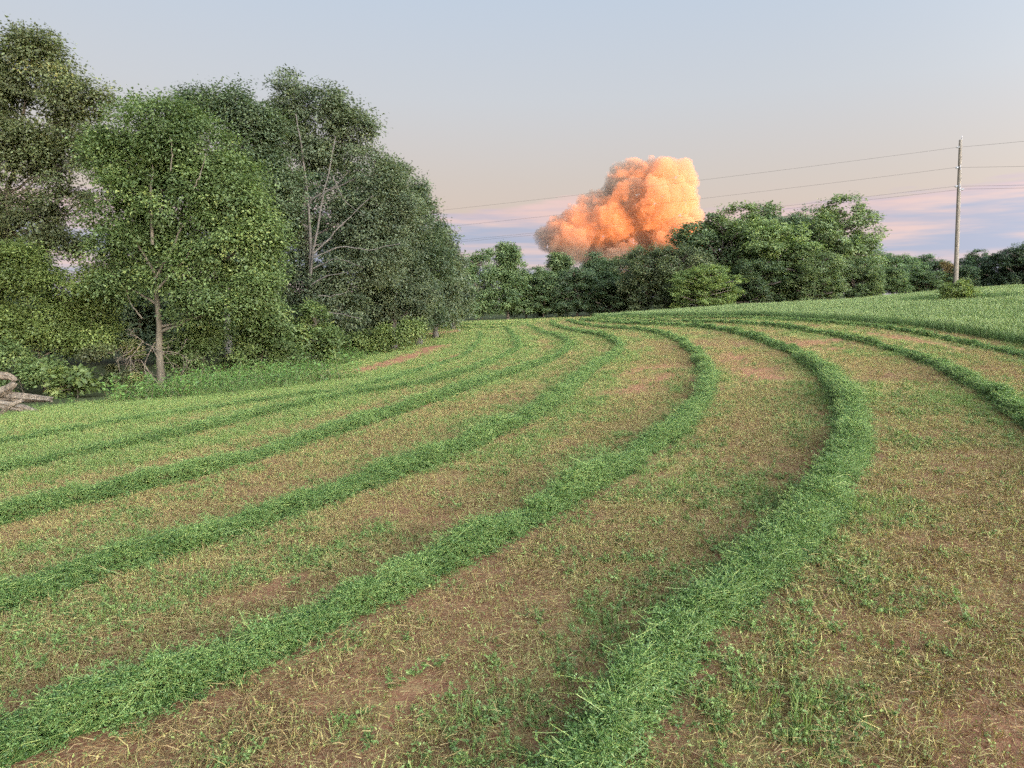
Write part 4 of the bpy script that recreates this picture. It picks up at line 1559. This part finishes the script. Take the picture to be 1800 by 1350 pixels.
# the line runs from a pole outside the frame on the right to one hidden behind the left woods
LEFT_Y, RIGHT_END = [367, 397, 423, 426], [(244, ), (288, ), (321, ), (326, )]
WIRE_LABEL = ['topmost thin overhead wire, strung from the pole top', 'second thin overhead wire from the top of the pole', 'third thin overhead wire from the pole top, upper of the close pair', 'lowest thin overhead wire on the pole']
for i, a in enumerate(W0):
    far = at(800, LEFT_Y[i], 84.0)
    T = .44                                   # the photograph's left end is 0.44 of the span
    end = a + (far + np.array([0, 0, .75]) - a) / T
    end[2] = a[2] + (far[2] + .75 - a[2]) / T
    t = np.linspace(0, 1, 60)
    P = a + (end - a) * t[:, None]
    P[:, 2] -= 4 * .76 * t * (1 - t)
    yR = RIGHT_END[i][0]
    nr = at(1800, yR, 59.5)
    e2 = a + (nr - a) * 9.0
    t2 = np.linspace(0, 1, 40)
    Q = a + (e2 - a) * t2[:, None]
    Q[:, 2] -= 4 * .5 * t2 * (1 - t2)
    g = Geo()
    g.tube(np.concatenate([P[::-1], Q[1:]]) - a, .0095, 5)
    o = link('overhead_wire', g.mesh('overhead_wire', [MAT_WIRE], True), None, a)
    tag(o, WIRE_LABEL[i], 'wire', 'overhead wires of the power line')


# ------------------------------------------------------------------ the sunlit cumulus, three kilometres off and still above the earth's shadow
def make_cloud(puffs, flat, dens, voxel, rough, label, seed):
    import bmesh
    D = 3000.0
    k = D / FPX
    r = np.random.default_rng(seed)
    bm = bmesh.new()
    from mathutils import Matrix
    for px, py, rad in puffs:
        c0 = at(px, py, D + r.uniform(-60, 60))
        for j in range(46):
            c = c0
            d = r.normal(size=3)
            d /= np.linalg.norm(d)
            rr = rad * k * (.97 if j == 0 else r.uniform(.08, .24))
            if j:
                c = c + d * rad * k * .92
            bmesh.ops.create_icosphere(bm, subdivisions=3 if j == 0 else 1, radius=rr, matrix=Matrix.Translation(c))
    for px, py, rx, ry in flat:
        for j in range(5):
            c = at(px + r.uniform(-rx, rx) * .6, py + r.uniform(-ry, ry) * .6, D + r.uniform(-60, 60))
            M = Matrix.Translation(c) @ Matrix.Diagonal((rx * k * r.uniform(.4, 1), rx * k * .9, ry * k * r.uniform(.35, 1), 1))
            bmesh.ops.create_icosphere(bm, subdivisions=3, radius=1, matrix=M)
    me = bpy.data.meshes.new('cloud_puffs')
    bm.to_mesh(me)
    bm.free()
    tmp = bpy.data.objects.new('cloud_puffs', me)
    COL.objects.link(tmp)
    md = tmp.modifiers.new('r', 'REMESH')
    md.mode = 'VOXEL'
    md.voxel_size = voxel
    ev = tmp.evaluated_get(bpy.context.evaluated_depsgraph_get()).to_mesh()
    n = len(ev.vertices)
    co = np.empty(n * 3, np.float32)
    ev.vertices.foreach_get('co', co)
    co = co.reshape(-1, 3).astype(float)
    no = np.empty(n * 3, np.float32)
    ev.vertices.foreach_get('normal', no)
    no = no.reshape(-1, 3).astype(float)
    polys = np.array([list(p.vertices) for p in ev.polygons if len(p.vertices) == 4], np.int32)
    tris = np.array([list(p.vertices) for p in ev.polygons if len(p.vertices) == 3], np.int32).reshape(-1, 3)
    bpy.data.objects.remove(tmp)

    def billow(p, seed, oct_):
        a, s_ = 1.0, 0
        for q in range(oct_):
            s_ = s_ + a * (1 - 2 * np.abs(vnoise(p * 2.1 ** q + q * 9.1, seed + q) - .5) * 2)
            a *= .55
        return s_
    co = co + no * ((fbm(co / 70.0, 3, 2) - .5) * 60 + (billow(co / 30.0, 3, 3) - .5) * -7 + (fbm(co / 14.0, 8, 3) - .5) * 17)[:, None] * rough
    m, nt, out = new_mat('cloud_vapour')
    v = N(nt, 'ShaderNodeVolumePrincipled')
    v.inputs['Color'].default_value = (.48, .37, .27, 1)
    v.inputs['Density'].default_value = dens
    v.inputs['Anisotropy'].default_value = .2
    nt.links.new(v.outputs[0], out.inputs['Volume'])
    m.volume_intersection_method = 'FAST' if hasattr(m, 'volume_intersection_method') else m.volume_intersection_method
    base = co.mean(0)
    o = link('cloud', mesh_np('cloud', co - base, [polys, tris], [m], None, True), None, base)
    tag(o, label, 'cloud')


make_cloud([(1150, 322, 44), (1178, 318, 40), (1122, 325, 40), (1182, 350, 38), (1150, 362, 50), (1188, 388, 38), (1108, 352, 40), (1092, 318, 28), (1080, 352, 36), (1072, 388, 42), (1130, 402, 50),
            (1180, 420, 46), (1048, 366, 28), (1022, 378, 24), (1035, 404, 34), (1080, 425, 44), (1000, 398, 24), (1165, 302, 26), (1188, 304, 24), (1128, 304, 26), (1105, 300, 22), (1086, 302, 20), (1200, 330, 22), (1205, 360, 22), (1198, 410, 30),
            (1205, 440, 34), (1140, 445, 54), (1060, 440, 44), (1000, 430, 34), (1170, 470, 50), (1090, 475, 50), (978, 402, 24), (985, 424, 28), (958, 416, 22), (1205, 385, 26), (1206, 420, 30)], [], .022, 4.5, 1.0,
           'towering orange and pink cumulus cloud above the far trees', 5)
